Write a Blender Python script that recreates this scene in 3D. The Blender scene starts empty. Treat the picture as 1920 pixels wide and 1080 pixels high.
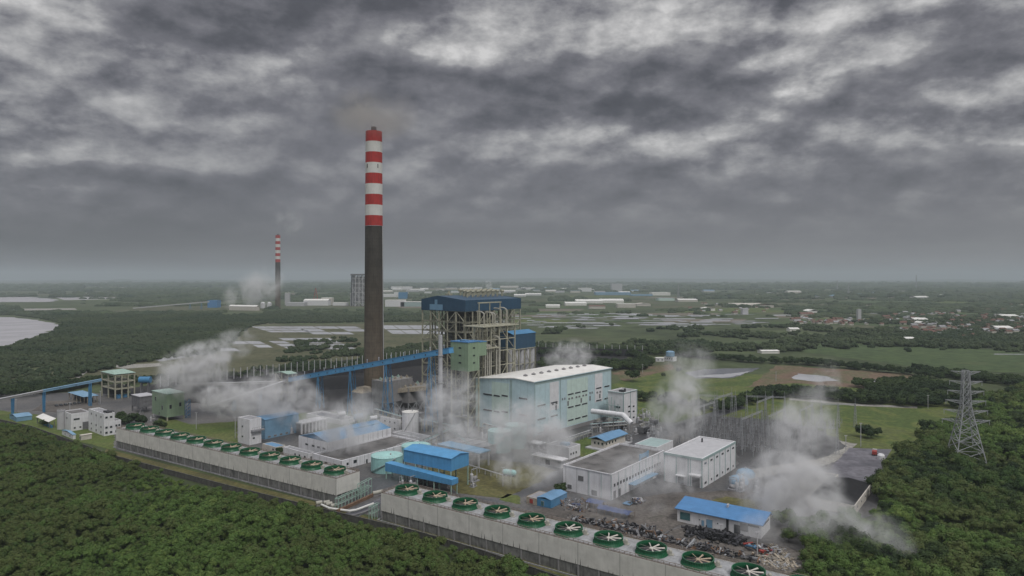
import bpy, math, random
from mathutils import Vector, noise
R = math.radians
rnd = random.Random(7)
scene = bpy.context.scene
C = scene.collection

# ------------------------------------------------------------------ camera
F, HY, CH = 1280.0, 520.0, 101.0          # focal length in photo pixels, eye level row, camera height in m
cam_d = bpy.data.cameras.new('camera'); cam = bpy.data.objects.new('camera', cam_d); C.objects.link(cam)
cam.location = (0, 0, CH); cam.rotation_euler = (R(90), 0, 0)
cam_d.sensor_width = 36; cam_d.lens = 36*F/1920; cam_d.shift_y = -20/1920.0
cam_d.clip_start = 1; cam_d.clip_end = 90000
scene.camera = cam
scene.render.resolution_x = 1024; scene.render.resolution_y = 576
scene.view_settings.view_transform = 'Standard'; scene.view_settings.look = 'None'
scene.view_settings.exposure = -0.05; scene.view_settings.gamma = 1.0
scene.render.engine = 'CYCLES'
cy = scene.cycles
cy.max_bounces = 4; cy.diffuse_bounces = 2; cy.glossy_bounces = 2; cy.transparent_max_bounces = 8
cy.volume_bounces = 1; cy.volume_step_rate = 1.0; cy.volume_max_steps = 96
cy.use_denoising = True
cy.caustics_reflective = False; cy.caustics_refractive = False

# ------------------------------------------------------------------ node helpers
class NT:
    def __init__(s, tree):
        s.t = tree; s.n = tree.nodes; s.l = tree.links
    def new(s, typ, **kw):
        n = s.n.new(typ)
        for k, v in kw.items(): setattr(n, k, v)
        return n
    def put(s, sock, v):
        if isinstance(v, bpy.types.NodeSocket): s.l.new(v, sock)
        elif v is not None: sock.default_value = v
    def math(s, op, a, b=None, c=None, clamp=False):
        n = s.new('ShaderNodeMath', operation=op, use_clamp=clamp)
        s.put(n.inputs[0], a); s.put(n.inputs[1], b); s.put(n.inputs[2], c)
        return n.outputs[0]
    def vmath(s, op, a, b=None, out=0):
        n = s.new('ShaderNodeVectorMath', operation=op)
        s.put(n.inputs[0], a)
        if b is not None: s.put(n.inputs[1], b)
        return n.outputs[out]
    def noise(s, vec, scale, detail=4, rough=.5, dist=0., out=0):
        n = s.new('ShaderNodeTexNoise')
        s.put(n.inputs['Vector'], vec); s.put(n.inputs['Scale'], scale); s.put(n.inputs['Detail'], detail)
        s.put(n.inputs['Roughness'], rough); s.put(n.inputs['Distortion'], dist)
        return n.outputs[out]
    def rng(s, v, a, b, c=0., d=1., smooth=False):
        n = s.new('ShaderNodeMapRange')
        if smooth: n.interpolation_type = 'SMOOTHSTEP'
        s.put(n.inputs[0], v)
        for i, x in enumerate((a, b, c, d)): s.put(n.inputs[i+1], x)
        return n.outputs[0]
    def mix(s, f, a, b):
        n = s.new('ShaderNodeMix', data_type='RGBA')
        s.put(n.inputs[0], f); s.put(n.inputs[6], a if not isinstance(a, tuple) else (*a[:3], 1)); s.put(n.inputs[7], b if not isinstance(b, tuple) else (*b[:3], 1))
        return n.outputs[2]
    def ramp(s, f, stops):
        n = s.new('ShaderNodeValToRGB'); e = n.color_ramp.elements
        while len(e) < len(stops): e.new(.5)
        for k, (p, c) in enumerate(stops):
            e[k].position = p; e[k].color = (*c, 1)
        s.put(n.inputs[0], f); return n.outputs[0]

# ------------------------------------------------------------------ sky and sun
world = bpy.data.worlds.new('World'); scene.world = world; world.use_nodes = True
w = NT(world.node_tree); w.n.clear()
SUN_EL, SUN_AZ = R(52), R(150)           # azimuth measured clockwise from +Y (the view direction)
sky = w.new('ShaderNodeTexSky', sky_type='NISHITA'); sky.sun_disc = False
sky.sun_elevation = SUN_EL; sky.sun_rotation = SUN_AZ
tc = w.new('ShaderNodeTexCoord').outputs['Generated']
sep = w.new('ShaderNodeSeparateXYZ'); w.put(sep.inputs[0], tc); dx, dy, dz = sep.outputs
zz = w.math('MAXIMUM', dz, 0.0)
den = w.math('ADD', zz, 0.13)
cmb = w.new('ShaderNodeCombineXYZ'); w.put(cmb.inputs[0], w.math('DIVIDE', dx, den)); w.put(cmb.inputs[1], w.math('MULTIPLY', w.math('DIVIDE', dy, den), 1.1)); w.put(cmb.inputs[2], 3.7)
cp = cmb.outputs[0]
def warped(vec, sc, amt, det=4):
    v_ = w.vmath('SCALE', w.vmath('SUBTRACT', w.noise(vec, sc, det, .55, 0, 1), (.5, .5, .5))); w.t.nodes[-1].inputs['Scale'].default_value = amt
    return w.vmath('ADD', vec, v_)
cpw = warped(cp, .9, .25, 3)
# direction measured on the same scale as the photograph: tangent of azimuth and of elevation
ta = w.math('DIVIDE', dx, w.math('MAXIMUM', dy, .15)); te = w.math('DIVIDE', dz, w.math('MAXIMUM', dy, .15))
ww = w.new('ShaderNodeSeparateXYZ'); w.put(ww.inputs[0], w.vmath('SUBTRACT', w.noise(tc, 5.0, 7, .54, 0, 1), (.5, .5, .5)))
taw = w.math('MULTIPLY_ADD', ww.outputs[0], .26, ta); tew = w.math('MULTIPLY_ADD', ww.outputs[1], .10, te)
# puffs seen side on: noise laid over the vault of directions, flatter than wide
mpv = w.new('ShaderNodeMapping'); mpv.inputs['Scale'].default_value = (1, 1, 1.9); w.put(mpv.inputs[0], tc)
pv = warped(mpv.outputs[0], 9.0, .075, 6)
def billow(vec, sc, det=5):
    n_ = w.noise(vec, sc, det, .55)
    return w.math('ABSOLUTE', w.math('MULTIPLY_ADD', n_, 2.0, -1.0))
off = (.012, 0, -.034)
nA = w.noise(mpv.outputs[0], 5.2, 13, .61, .0); nA2 = w.noise(w.vmath('ADD', mpv.outputs[0], off), 5.2, 13, .61, .0)
def puff(vec):
    v_ = w.new('ShaderNodeTexVoronoi', feature='F1'); w.put(v_.inputs['Vector'], vec); v_.inputs['Scale'].default_value = 11.0
    return v_.outputs['Distance']
bA = w.math('MULTIPLY', puff(pv), -1.0); bA2 = w.math('MULTIPLY', puff(w.vmath('ADD', pv, (.006, 0, -.024))), -1.0)
n1 = w.noise(cpw, 1.0, 7, .50, .1)
relief = w.math('ADD', w.math('MULTIPLY', w.math('SUBTRACT', nA, nA2), 1.5), w.math('MULTIPLY', w.math('SUBTRACT', bA, bA2), .46))
big = w.noise(cp, .42, 2, .5, .2)
def blob(px, py, rx, ry, amp, tilt=0.0):
    a0, e0 = (px-960)/F, (520-py)/F
    da = w.math('SUBTRACT', taw, a0); de = w.math('SUBTRACT', tew, e0)
    if tilt: de = w.math('MULTIPLY_ADD', da, -tilt, de)
    q = w.math('ADD', w.math('POWER', w.math('DIVIDE', da, rx/F), 2.0), w.math('POWER', w.math('DIVIDE', de, ry/F), 2.0))
    return w.math('MULTIPLY', w.math('EXPONENT', w.math('MULTIPLY', q, -1.0)), amp)
base = w.math('MULTIPLY_ADD', w.math('SUBTRACT', n1, .5), .35, .53)
base = w.math('MULTIPLY_ADD', w.math('SUBTRACT', nA, .5), .55, base)
base = w.math('MULTIPLY_ADD', w.math('ADD', bA, .45), .20, base)
base = w.math('MULTIPLY_ADD', w.math('SUBTRACT', big, .5), .25, base)
for b in [(480, 20, 260, 60, -.42), (120, 80, 240, 110, .24), (560, 95, 160, 30, .16), (700, 190, 170, 110, -.16), (600, 165, 60, 22, .14),
          (900, 70, 150, 80, .26), (1240, 25, 150, 55, .42), (1010, 175, 210, 50, -.14), (1130, 195, 190, 42, -.40), (1130, 222, 160, 22, .26),
          (1480, 60, 260, 70, .14), (1330, 90, 150, 24, -.26), (1420, 150, 120, 40, -.24), (1500, 125, 60, 26, .24), (1850, 90, 160, 40, -.24, .35),
          (1880, 290, 150, 20, -.24), (1250, 345, 320, 24, -.20), (1120, 265, 240, 22, .16), (260, 285, 300, 24, .22, -.08), (180, 325, 280, 20, -.26, -.12),
          (330, 210, 260, 60, .04), (1780, 180, 120, 20, .16), (60, 210, 160, 50, -.08), (1650, 200, 120, 50, -.08)]:
    base = w.math('ADD', base, blob(*b))
# crisp rims: the field is pushed through a soft step so that lit cloud edges stand against dark bases
edge = w.rng(base, .46, .56, 0, 1, True)
lum = w.math('ADD', w.math('MULTIPLY', base, .50), w.math('MULTIPLY', edge, .09))
lum = w.math('ADD', lum, .245)
soft = w.math('MINIMUM', w.math('ADD', w.math('ADD', blob(660, 300, 330, 170, .75), blob(250, 200, 300, 120, .35)), blob(1500, 300, 400, 90, .3)), .8)
lum = w.math('ADD', w.math('MULTIPLY', lum, w.math('SUBTRACT', 1.0, w.math('MULTIPLY', soft, .6))), w.math('MULTIPLY', soft, .27))
lum = w.math('MULTIPLY_ADD', w.math('MULTIPLY', relief, w.math('SUBTRACT', 1.0, w.math('MULTIPLY', soft, .55))), w.math('MULTIPLY_ADD', edge, .5, .75), lum)
calm = w.rng(te, .03, .22, 0, 1, True)
flat = w.math('ADD', w.math('ADD', .435, w.math('MULTIPLY', ta, .065)), w.math('MULTIPLY', w.math('SUBTRACT', n1, .5), .12))
flat = w.math('ADD', flat, w.rng(te, 0.0, .07, .06, 0., True))
flat = w.math('ADD', flat, blob(150, 420, 420, 110, -.10))
lumm = w.new('ShaderNodeMix', data_type='FLOAT'); w.put(lumm.inputs[0], calm); w.put(lumm.inputs[2], flat); w.put(lumm.inputs[3], lum)
lumf = lumm.outputs[0]
ccol = w.ramp(lumf, [(0.0, (.055, .055, .063)), (.28, (.098, .098, .110)), (.45, (.172, .170, .188)), (.62, (.290, .288, .300)), (.80, (.45, .445, .448)), (1.0, (.68, .67, .665))])
high = w.rng(dz, .42, .80, 1.0, 4.6, True)      # unseen sky overhead, above the picture, brightened to add fill light
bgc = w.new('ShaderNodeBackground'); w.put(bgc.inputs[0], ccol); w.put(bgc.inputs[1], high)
bgs = w.new('ShaderNodeBackground'); w.put(bgs.inputs[0], sky.outputs[0]); bgs.inputs[1].default_value = .08
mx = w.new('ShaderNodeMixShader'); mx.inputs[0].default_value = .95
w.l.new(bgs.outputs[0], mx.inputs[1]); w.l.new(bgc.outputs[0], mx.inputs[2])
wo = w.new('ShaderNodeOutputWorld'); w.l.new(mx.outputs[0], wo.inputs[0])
world.cycles.sampling_method = 'MANUAL'; world.cycles.sample_map_resolution = 512

sd = bpy.data.lights.new('sun', 'SUN'); sun = bpy.data.objects.new('sun', sd); C.objects.link(sun)
sd.energy = 1.5; sd.angle = R(12); sd.color = (1, .97, .93)
sv = Vector((math.sin(SUN_AZ)*math.cos(SUN_EL), math.cos(SUN_AZ)*math.cos(SUN_EL), math.sin(SUN_EL)))
sun.rotation_euler = sv.to_track_quat('Z', 'Y').to_euler(); sun.location = (0, 0, 600)

# ------------------------------------------------------------------ materials
def mat(name, col, rough=.75, var=.18, scale=.35, dirt=0., dirtcol=(.10, .095, .085), streak=0., metal=0., lines=None, spec=.3):
    m = bpy.data.materials.new(name); m.use_nodes = True
    t = NT(m.node_tree); p = t.n['Principled BSDF']
    co = t.new('ShaderNodeTexCoord').outputs['Object']
    nz = t.noise(co, scale, 5, .6)
    k = t.rng(nz, .3, .7, 1-var, 1+var)
    c = t.new('ShaderNodeMix', data_type='RGBA', blend_type='MULTIPLY'); c.inputs[0].default_value = 1
    c.inputs[6].default_value = (*col, 1); t.put(c.inputs[7], t.ramp(k, [(0, (0, 0, 0)), (1, (1, 1, 1))]) if False else k)
    out = c.outputs[2]
    if lines:      # panel joints: (axis spacing horizontally, vertically, darkness)
        s3 = t.new('ShaderNodeSeparateXYZ'); t.put(s3.inputs[0], co)
        h = t.math('ADD', s3.outputs[0], s3.outputs[1])
        f1 = t.math('LESS_THAN', t.math('FRACT', t.math('DIVIDE', h, lines[0])), .16/lines[0]*2)
        f2 = t.math('LESS_THAN', t.math('FRACT', t.math('DIVIDE', s3.outputs[2], lines[1])), .10/lines[1]*2)
        out = t.mix(t.math('MULTIPLY', t.math('MAXIMUM', f1, f2), lines[2]), out, tuple(x*.35 for x in col))
    if dirt:
        d = t.rng(t.noise(co, scale*.6+.08, 6, .7), .5, .72, 0, dirt)
        out = t.mix(d, out, dirtcol)
    if streak:
        mp = t.new('ShaderNodeMapping'); mp.inputs['Scale'].default_value = (1.3, 1.3, .09); t.put(mp.inputs[0], co)
        d = t.rng(t.noise(mp.outputs[0], 1.0, 5, .65), .5, .75, 0, streak)
        out = t.mix(d, out, dirtcol)
    t.put(p.inputs['Base Color'], out); p.inputs['Roughness'].default_value = rough
    p.inputs['Metallic'].default_value = metal; p.inputs['Specular IOR Level'].default_value = spec
    return m
def ground_mat(name, cols, scale, rough=.9, fine=None, detail=6, warpd=.3, lo=.3, hi=.7, spec=.2):
    m = bpy.data.materials.new(name); m.use_nodes = True
    t = NT(m.node_tree); p = t.n['Principled BSDF']
    co = t.new('ShaderNodeNewGeometry').outputs['Position']
    nz = t.rng(t.noise(co, scale, detail, .6, warpd), lo, hi)
    c = t.ramp(nz, [(i/(len(cols)-1), x) for i, x in enumerate(cols)])
    if fine:
        f = t.rng(t.noise(co, fine, 4, .6), .35, .65, .7, 1.3)
        mm = t.new('ShaderNodeMix', data_type='RGBA', blend_type='MULTIPLY'); mm.inputs[0].default_value = 1
        t.put(mm.inputs[6], c); t.put(mm.inputs[7], f); c = mm.outputs[2]
    t.put(p.inputs['Base Color'], c); p.inputs['Roughness'].default_value = rough; p.inputs['Specular IOR Level'].default_value = spec
    return m
M = dict(
    white=mat('white_wall', (.66, .66, .67), .7, .10, .3, .12, streak=.35, dirtcol=(.25, .24, .22)),
    whitepanel=mat('white_panel', (.67, .67, .69), .6, .08, .3, .10, streak=.25, dirtcol=(.28, .27, .26), lines=(6.1, 30, .5)),
    trim=mat('grey_green_trim', (.30, .39, .38), .6, .1),
    concrete=mat('pale_concrete', (.58, .57, .53), .85, .12, .25, .25, streak=.22, dirtcol=(.26, .25, .22), lines=(15.6, 40, .55)),
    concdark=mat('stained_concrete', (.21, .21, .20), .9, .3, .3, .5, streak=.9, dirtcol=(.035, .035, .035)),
    roofgrey=mat('roof_grey', (.26, .26, .27), .85, .2, .25, .4, dirtcol=(.08, .08, .08)),
    roofdark=mat('roof_dark', (.14, .135, .13), .85, .3, .12, .8, dirtcol=(.03, .03, .028)),
    decking=mat('deck_grey', (.30, .305, .31), .8, .25, .5, .6, dirtcol=(.13, .125, .12)),
    rooflight=mat('pale_roof', (.70, .69, .65), .6, .1, .12, .3, dirtcol=(.40, .36, .28)),
    teal=mat('teal_cladding', (.46, .59, .62), .55, .08, .3, .1, streak=.2, dirtcol=(.17, .28, .30), lines=(5.5, 40, .25)),
    mint=mat('mint_cladding', (.52, .64, .58), .55, .08, .3, .1, streak=.2, dirtcol=(.28, .36, .30), lines=(5.5, 40, .25)),
    tank=mat('aqua_tank', (.30, .54, .52), .5, .10, .5, .1, streak=.45, dirtcol=(.13, .22, .20)),
    tanktop=mat('aqua_tank_top', (.33, .56, .53), .5, .12, .4, .3, dirtcol=(.2, .3, .27)),
    blue=mat('bright_blue_cladding', (.07, .20, .40), .45, .12, .3, .15, dirtcol=(.03, .13, .30), lines=(2.0, 50, .12)),
    skyblue=mat('sky_blue_cladding', (.09, .29, .52), .45, .12, .3, .15, dirtcol=(.05, .18, .35), lines=(2.0, 50, .12)),
    bluedk=mat('dark_blue_cladding', (.032, .074, .125), .5, .12, .3, .2, streak=.4, dirtcol=(.05, .10, .15), lines=(4.0, 50, .25)),
    bluesteel=mat('blue_steel', (.06, .20, .36), .5, .15),
    blueroof=mat('blue_roof', (.12, .25, .40), .5, .15, .2, .3, dirtcol=(.08, .15, .24)),
    bluegrey=mat('blue_grey_cladding', (.17, .30, .42), .6, .15, .2, .2, dirtcol=(.12, .2, .28)),
    sage=mat('sage_cladding', (.235, .32, .215), .6, .08, .3, .1, streak=.25, dirtcol=(.13, .17, .12), lines=(3.0, 50, .2)),
    cream=mat('cream_steel', (.35, .34, .26), .6, .15, .5, .3, dirtcol=(.14, .12, .08)),
    pipe=mat('cream_pipe', (.37, .36, .31), .45, .12, .5, .2),
    grey=mat('grey_casing', (.25, .245, .245), .7, .15, .3, .4, streak=.5, dirtcol=(.12, .11, .10)),
    dark=mat('dark_steel', (.045, .045, .05), .7, .3, .4),
    mid=mat('mid_steel', (.15, .15, .155), .7, .3, .4, .5),
    post=mat('pale_post', (.42, .42, .43), .6, .1),
    glass=mat('dark_glass', (.025, .03, .035), .15, .2, spec=.6),
    tealglass=mat('teal_glass', (.05, .13, .14), .15, .2, spec=.6),
    frame=mat('window_frame', (.35, .37, .37), .6, .1),
    red=mat('red_paint', (.40, .035, .030), .6, .12, .3, .35, streak=.75, dirtcol=(.14, .022, .02)),
    bandwhite=mat('white_paint', (.60, .60, .57), .6, .06, .3, .15, streak=.25, dirtcol=(.40, .38, .34)),
    shaft=mat('sooty_concrete', (.062, .056, .048), .9, .25, .12, .5, streak=.8, dirtcol=(.020, .018, .016), lines=(300, 2.6, .35)),
    green=mat('green_fibreglass', (.012, .10, .043), .4, .15, .6, .1, streak=.4, dirtcol=(.01, .05, .02)),
    greenin=mat('green_interior', (.03, .12, .06), .5, .2, .6),
    blade=mat('fan_blade', (.36, .29, .21), .55, .2, 1.2, .3, dirtcol=(.30, .16, .08)),
    bladew=mat('fan_blade_white', (.50, .47, .42), .55, .1, 1.2, .2),
    rail=mat('rusty_rail', (.23, .19, .16), .8, .35, .7, .5, dirtcol=(.08, .05, .035)),
    paleg=mat('pale_green_steel', (.30, .42, .36), .6, .15, .7, .4, dirtcol=(.15, .12, .08)),
    rust=mat('rust_steel', (.16, .10, .065), .9, .4, .6),
    galv=mat('galvanised', (.30, .31, .32), .5, .2),
    tarp=mat('blue_tarp', (.05, .075, .17), .6, .3, .5, .3, dirtcol=(.03, .03, .05)),
    rubble=mat('beige_sacks', (.33, .29, .23), .95, .3, .8, .5, dirtcol=(.14, .12, .09)),
    dirtsack=mat('dusty_sacks', (.20, .18, .15), .95, .3, .8),
    coal=mat('coal', (.013, .013, .014), .95, .4, .4),
    net=mat('wind_screen', (.035, .034, .038), .9, .2, .2, lines=(6.5, 60, .5)),
    redroof=mat('clay_roof', (.145, .078, .060), .9, .3, .3, .4, dirtcol=(.08, .05, .04)),
    wallpale=mat('pale_house_wall', (.50, .47, .42), .9, .15),
    fence=mat('perimeter_wall', (.085, .083, .075), .95, .35, .4, .5, streak=.5, dirtcol=(.03, .03, .025)),
    redp=mat('red_machine', (.30, .05, .04), .6, .2),
)
def foliage_mat(name, cols, sc=.02):
    m = bpy.data.materials.new(name); m.use_nodes = True
    t = NT(m.node_tree); p = t.n['Principled BSDF']
    pos = t.new('ShaderNodeNewGeometry').outputs['Position']
    oi = t.new('ShaderNodeObjectInfo').outputs['Random']
    f = t.math('ADD', t.math('MULTIPLY', t.rng(t.noise(pos, sc, 5, .62), .36, .64), .66), t.math('MULTIPLY', oi, .25))
    f = t.math('ADD', f, t.math('MULTIPLY', t.rng(t.noise(pos, .5, 3, .6), .35, .65), .22))
    t.put(p.inputs['Base Color'], t.ramp(f, [(i/(len(cols)-1), x) for i, x in enumerate(cols)]))
    p.inputs['Roughness'].default_value = .75; p.inputs['Specular IOR Level'].default_value = .15
    return m
def shaft_tone():      # raw brown concrete low down, blackened by soot higher up
    m = M['shaft']; t = NT(m.node_tree); p = t.n['Principled BSDF']; src = p.inputs['Base Color'].links[0].from_socket
    co = t.new('ShaderNodeTexCoord').outputs['Object']; s3 = t.new('ShaderNodeSeparateXYZ'); t.put(s3.inputs[0], co)
    f = t.rng(t.math('MULTIPLY_ADD', t.noise(co, .12, 4, .6), 40., s3.outputs[2]), 40, 150, 1, 0, True)
    mm = t.new('ShaderNodeMix', data_type='RGBA', blend_type='MULTIPLY'); t.put(mm.inputs[0], f); t.put(mm.inputs[6], src); mm.inputs[7].default_value = (2.1, 1.85, 1.55, 1)
    t.put(p.inputs['Base Color'], mm.outputs[2])
shaft_tone()
M['leaf'] = foliage_mat('mangrove_leaves', [(.020, .046, .014), (.044, .080, .020), (.076, .094, .030), (.066, .118, .028), (.125, .175, .045)], .011)
M['leafdark'] = foliage_mat('dark_leaves', [(.012, .024, .010), (.022, .040, .015), (.034, .055, .018), (.052, .078, .024)])
M['leaffar'] = foliage_mat('far_leaves', [(.018, .034, .017), (.032, .052, .022), (.048, .064, .030), (.060, .086, .034)], .006)
M['bark'] = mat('bark', (.09, .07, .05), .9, .3)
def water(name, col, rough):
    m = bpy.data.materials.new(name); m.use_nodes = True
    t = NT(m.node_tree); p = t.n['Principled BSDF']
    co = t.new('ShaderNodeNewGeometry').outputs['Position']
    f = t.rng(t.noise(co, .012, 5, .6, .5), .35, .65, .82, 1.12)
    mm = t.new('ShaderNodeMix', data_type='RGBA', blend_type='MULTIPLY'); mm.inputs[0].default_value = 1
    mm.inputs[6].default_value = (*col, 1); t.put(mm.inputs[7], f)
    t.put(p.inputs['Base Color'], mm.outputs[2])
    p.inputs['Roughness'].default_value = rough; p.inputs['Specular IOR Level'].default_value = .5
    return m
M['water'] = water('pond_water', (.42, .42, .43), .2)
M['river'] = water('river_water', (.43, .41, .42), .25)
M['darkwater'] = water('dark_water', (.10, .10, .115), .15)

# ------------------------------------------------------------------ mesh builder
class MB:
    def __init__(s): s.v = []; s.f = []; s.m = []; s.mi = 0
    def add(s, vs, fs):
        o = len(s.v); s.v += [tuple(v) for v in vs]
        for f in fs: s.f.append([i+o for i in f]); s.m.append(s.mi)
        return s
    def box(s, x0, y0, z0, x1, y1, z1):
        if x1 < x0: x0, x1 = x1, x0
        if y1 < y0: y0, y1 = y1, y0
        if z1 < z0: z0, z1 = z1, z0
        return s.add([(x0,y0,z0),(x1,y0,z0),(x1,y1,z0),(x0,y1,z0),(x0,y0,z1),(x1,y0,z1),(x1,y1,z1),(x0,y1,z1)],
                     [(0,3,2,1),(4,5,6,7),(0,1,5,4),(1,2,6,5),(2,3,7,6),(3,0,4,7)])
    def beam(s, p, q, a=.3, b=None, n=4):
        p = Vector(p); q = Vector(q); d = (q-p)
        if d.length < 1e-4: return s
        d.normalize(); b = a if b is None else b
        up = Vector((0, 0, 1)) if abs(d.z) < .95 else Vector((1, 0, 0))
        u = d.cross(up).normalized(); v = u.cross(d).normalized()
        vs = []
        if n == 4: offs = [(-a/2, -b/2), (a/2, -b/2), (a/2, b/2), (-a/2, b/2)]
        else: offs = [(a*math.cos(2*math.pi*i/n), a*math.sin(2*math.pi*i/n)) for i in range(n)]
        for c in (p, q):
            for (i, j) in offs: vs.append(c+u*i+v*j)
        fs = [(i, (i+1) % n, (i+1) % n+n, i+n) for i in range(n)] + [tuple(range(n-1, -1, -1)), tuple(range(n, 2*n))]
        return s.add(vs, fs)
    def tube(s, pts, r, n=10):
        for a, b in zip(pts, pts[1:]): s.beam(a, b, r, r, n)
        for a in pts[1:-1]: s.ball(a, r*1.01, 6)
        return s
    def ball(s, c, r, n=8, sz=1.):
        vs = []; fs = []; k = n//2+1
        for i in range(1, k):
            th = math.pi*i/k
            for j in range(n): vs.append((c[0]+r*math.sin(th)*math.cos(2*math.pi*j/n), c[1]+r*math.sin(th)*math.sin(2*math.pi*j/n), c[2]+r*sz*math.cos(th)))
        for i in range(k-2):
            for j in range(n): fs.append((i*n+j, (i+1)*n+j, (i+1)*n+(j+1) % n, i*n+(j+1) % n))
        vs += [(c[0], c[1], c[2]+r*sz), (c[0], c[1], c[2]-r*sz)]; t = len(vs)-2
        for j in range(n): fs.append((j, (j+1) % n, t)); fs.append(((k-2)*n+(j+1) % n, (k-2)*n+j, t+1))
        return s.add(vs, fs)
    def lathe(s, x, y, prof, n=32, cap0=False, cap1=False):
        vs = []; fs = []
        for (r, z) in prof:
            for j in range(n): vs.append((x+r*math.cos(2*math.pi*j/n), y+r*math.sin(2*math.pi*j/n), z))
        for i in range(len(prof)-1):
            for j in range(n): fs.append((i*n+j, i*n+(j+1) % n, (i+1)*n+(j+1) % n, (i+1)*n+j))
        if cap0: fs.append(tuple(range(n-1, -1, -1)))
        if cap1: fs.append(tuple(range((len(prof)-1)*n, len(prof)*n)))
        return s.add(vs, fs)
    def ring(s, x0, y0, x1, y1, z0, z1, t=.35):       # four walls as one closed ring
        o = [(x0,y0),(x1,y0),(x1,y1),(x0,y1)]; i = [(x0+t,y0+t),(x1-t,y0+t),(x1-t,y1-t),(x0+t,y1-t)]
        vs = [(*p, z0) for p in o]+[(*p, z1) for p in o]+[(*p, z0) for p in i]+[(*p, z1) for p in i]
        fs = []
        for k in range(4):
            n = (k+1) % 4
            fs += [(k, n, n+4, k+4), (k+4, n+4, n+12, k+12), (k+8, k+12, n+12, n+8), (k, k+8, n+8, n)]
        return s.add(vs, fs)
    def gable(s, x0, y0, x1, y1, z, rise, axis='x', t=.25, off=.5, oh=.6):   # roof slab; ridge along axis, at fraction off
        x0 -= oh; y0 -= oh; x1 += oh; y1 += oh
        if axis == 'x': pr = [(y0, z), (y0+(y1-y0)*off, z+rise), (y1, z)]; P = lambda u, a, zz: (a, u, zz); A = (x0, x1)
        else: pr = [(x0, z), (x0+(x1-x0)*off, z+rise), (x1, z)]; P = lambda u, a, zz: (u, a, zz); A = (y0, y1)
        vs = []
        for a in A:
            for (u, zz) in pr: vs.append(P(u, a, zz))
            for (u, zz) in pr: vs.append(P(u, a, zz+t))
        fs = [(3,4,10,9),(4,5,11,10),(0,6,7,1),(1,7,8,2),(0,3,9,6),(2,8,11,5),(0,1,4,3),(1,2,5,4),(6,9,10,7),(7,10,11,8)]
        return s.add(vs, fs)
    def build(s, name, mats, parent=None, smooth=False, loc=None):
        me = bpy.data.meshes.new(name); me.from_pydata(s.v, [], s.f)
        if not isinstance(mats, (list, tuple)): mats = [mats]
        for m in mats: me.materials.append(m)
        if len(mats) > 1: me.polygons.foreach_set('material_index', s.m)
        if smooth: me.polygons.foreach_set('use_smooth', [True]*len(me.polygons))
        me.update()
        o = bpy.data.objects.new(name, me); C.objects.link(o)
        if parent: o.parent = parent
        if loc: o.location = loc
        return o
def tag(o, label=None, cat=None, group=None, kind=None):
    for k, v in (('label', label), ('category', cat), ('group', group), ('kind', kind)):
        if v: o[k] = v
    return o
def T(name, label, cat, loc=(0, 0, 0), rz=0., group=None):
    o = bpy.data.objects.new(name, None); C.objects.link(o); o.location = loc; o.rotation_euler = (0, 0, rz); o.empty_display_size = .1
    return tag(o, label, cat, group)
def copy_tree(o, parent=None):
    c = o.copy(); C.objects.link(c); c.parent = parent
    for ch in o.children: copy_tree(ch, c)
    return c
def G(px, py, z=0.):                       # photo pixel -> point on the level z
    D = F*(CH-z)/(py-HY); return Vector(((px-960)/F*D, D, z))
def PD(px, D, z=0.): return Vector(((px-960)/F*D, D, z))
def ylevel(py, D): return CH-(py-HY)/F*D   # height of a pixel row at distance D
def span(o, d, px):
    k = (px-960)/F; return (k*o[1]-o[0])/(d[0]-k*d[1])
class B:                                   # building frame: local x runs back-right, local y back-left from its near corner
    def __init__(s, name, label, cat, near, th, pl=None, pr=None, La=None, Lb=None, group=None):
        o = near if isinstance(near, Vector) else G(*near)
        t = R(th); s.o = o; s.D = o[1]; bx = (math.cos(t), math.sin(t)); ay = (-math.sin(t), math.cos(t))
        s.La = La if La else span(o, ay, pl); s.Lb = Lb if Lb else span(o, bx, pr)
        s.e = T(name, label, cat, o, t, group)
    def h(s, py): return ylevel(py, s.D)
wcache = {}
def win(b, face, u, z, ww, hh, gm='glass', name='window', fr='frame', x=0.):
    key = (round(ww, 2), round(hh, 2), gm, fr, name)
    if key not in wcache:
        m = MB(); m.box(-ww/2, -.10, -hh/2, ww/2, .05, hh/2); m.mi = 1; i = min(.12, hh*.12)
        m.box(-ww/2+i, -.16, -hh/2+i, ww/2-i, -.02, hh/2-i)
        me = m.build(name, [M[fr], M[gm]]); wcache[key] = me.data; bpy.data.objects.remove(me)
    o = bpy.data.objects.new(name, wcache[key]); C.objects.link(o); o.parent = b.e
    if face == 'R': o.location = (u, x, z)
    else: o.location = (x, u, z); o.rotation_euler = (0, 0, R(-90))
    return o
def flat(b, h, wall, roof, par=.8, z0=0., x0=0., y0=0., x1=None, y1=None):
    x1 = b.Lb if x1 is None else x1; y1 = b.La if y1 is None else y1
    MB().ring(x0, y0, x1, y1, z0, h).build('wall', M[wall], b.e)
    MB().box(x0+.36, y0+.36, h-par-.3, x1-.36, y1-.36, h-par).build('roof', M[roof], b.e)
exec_order = []

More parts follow.
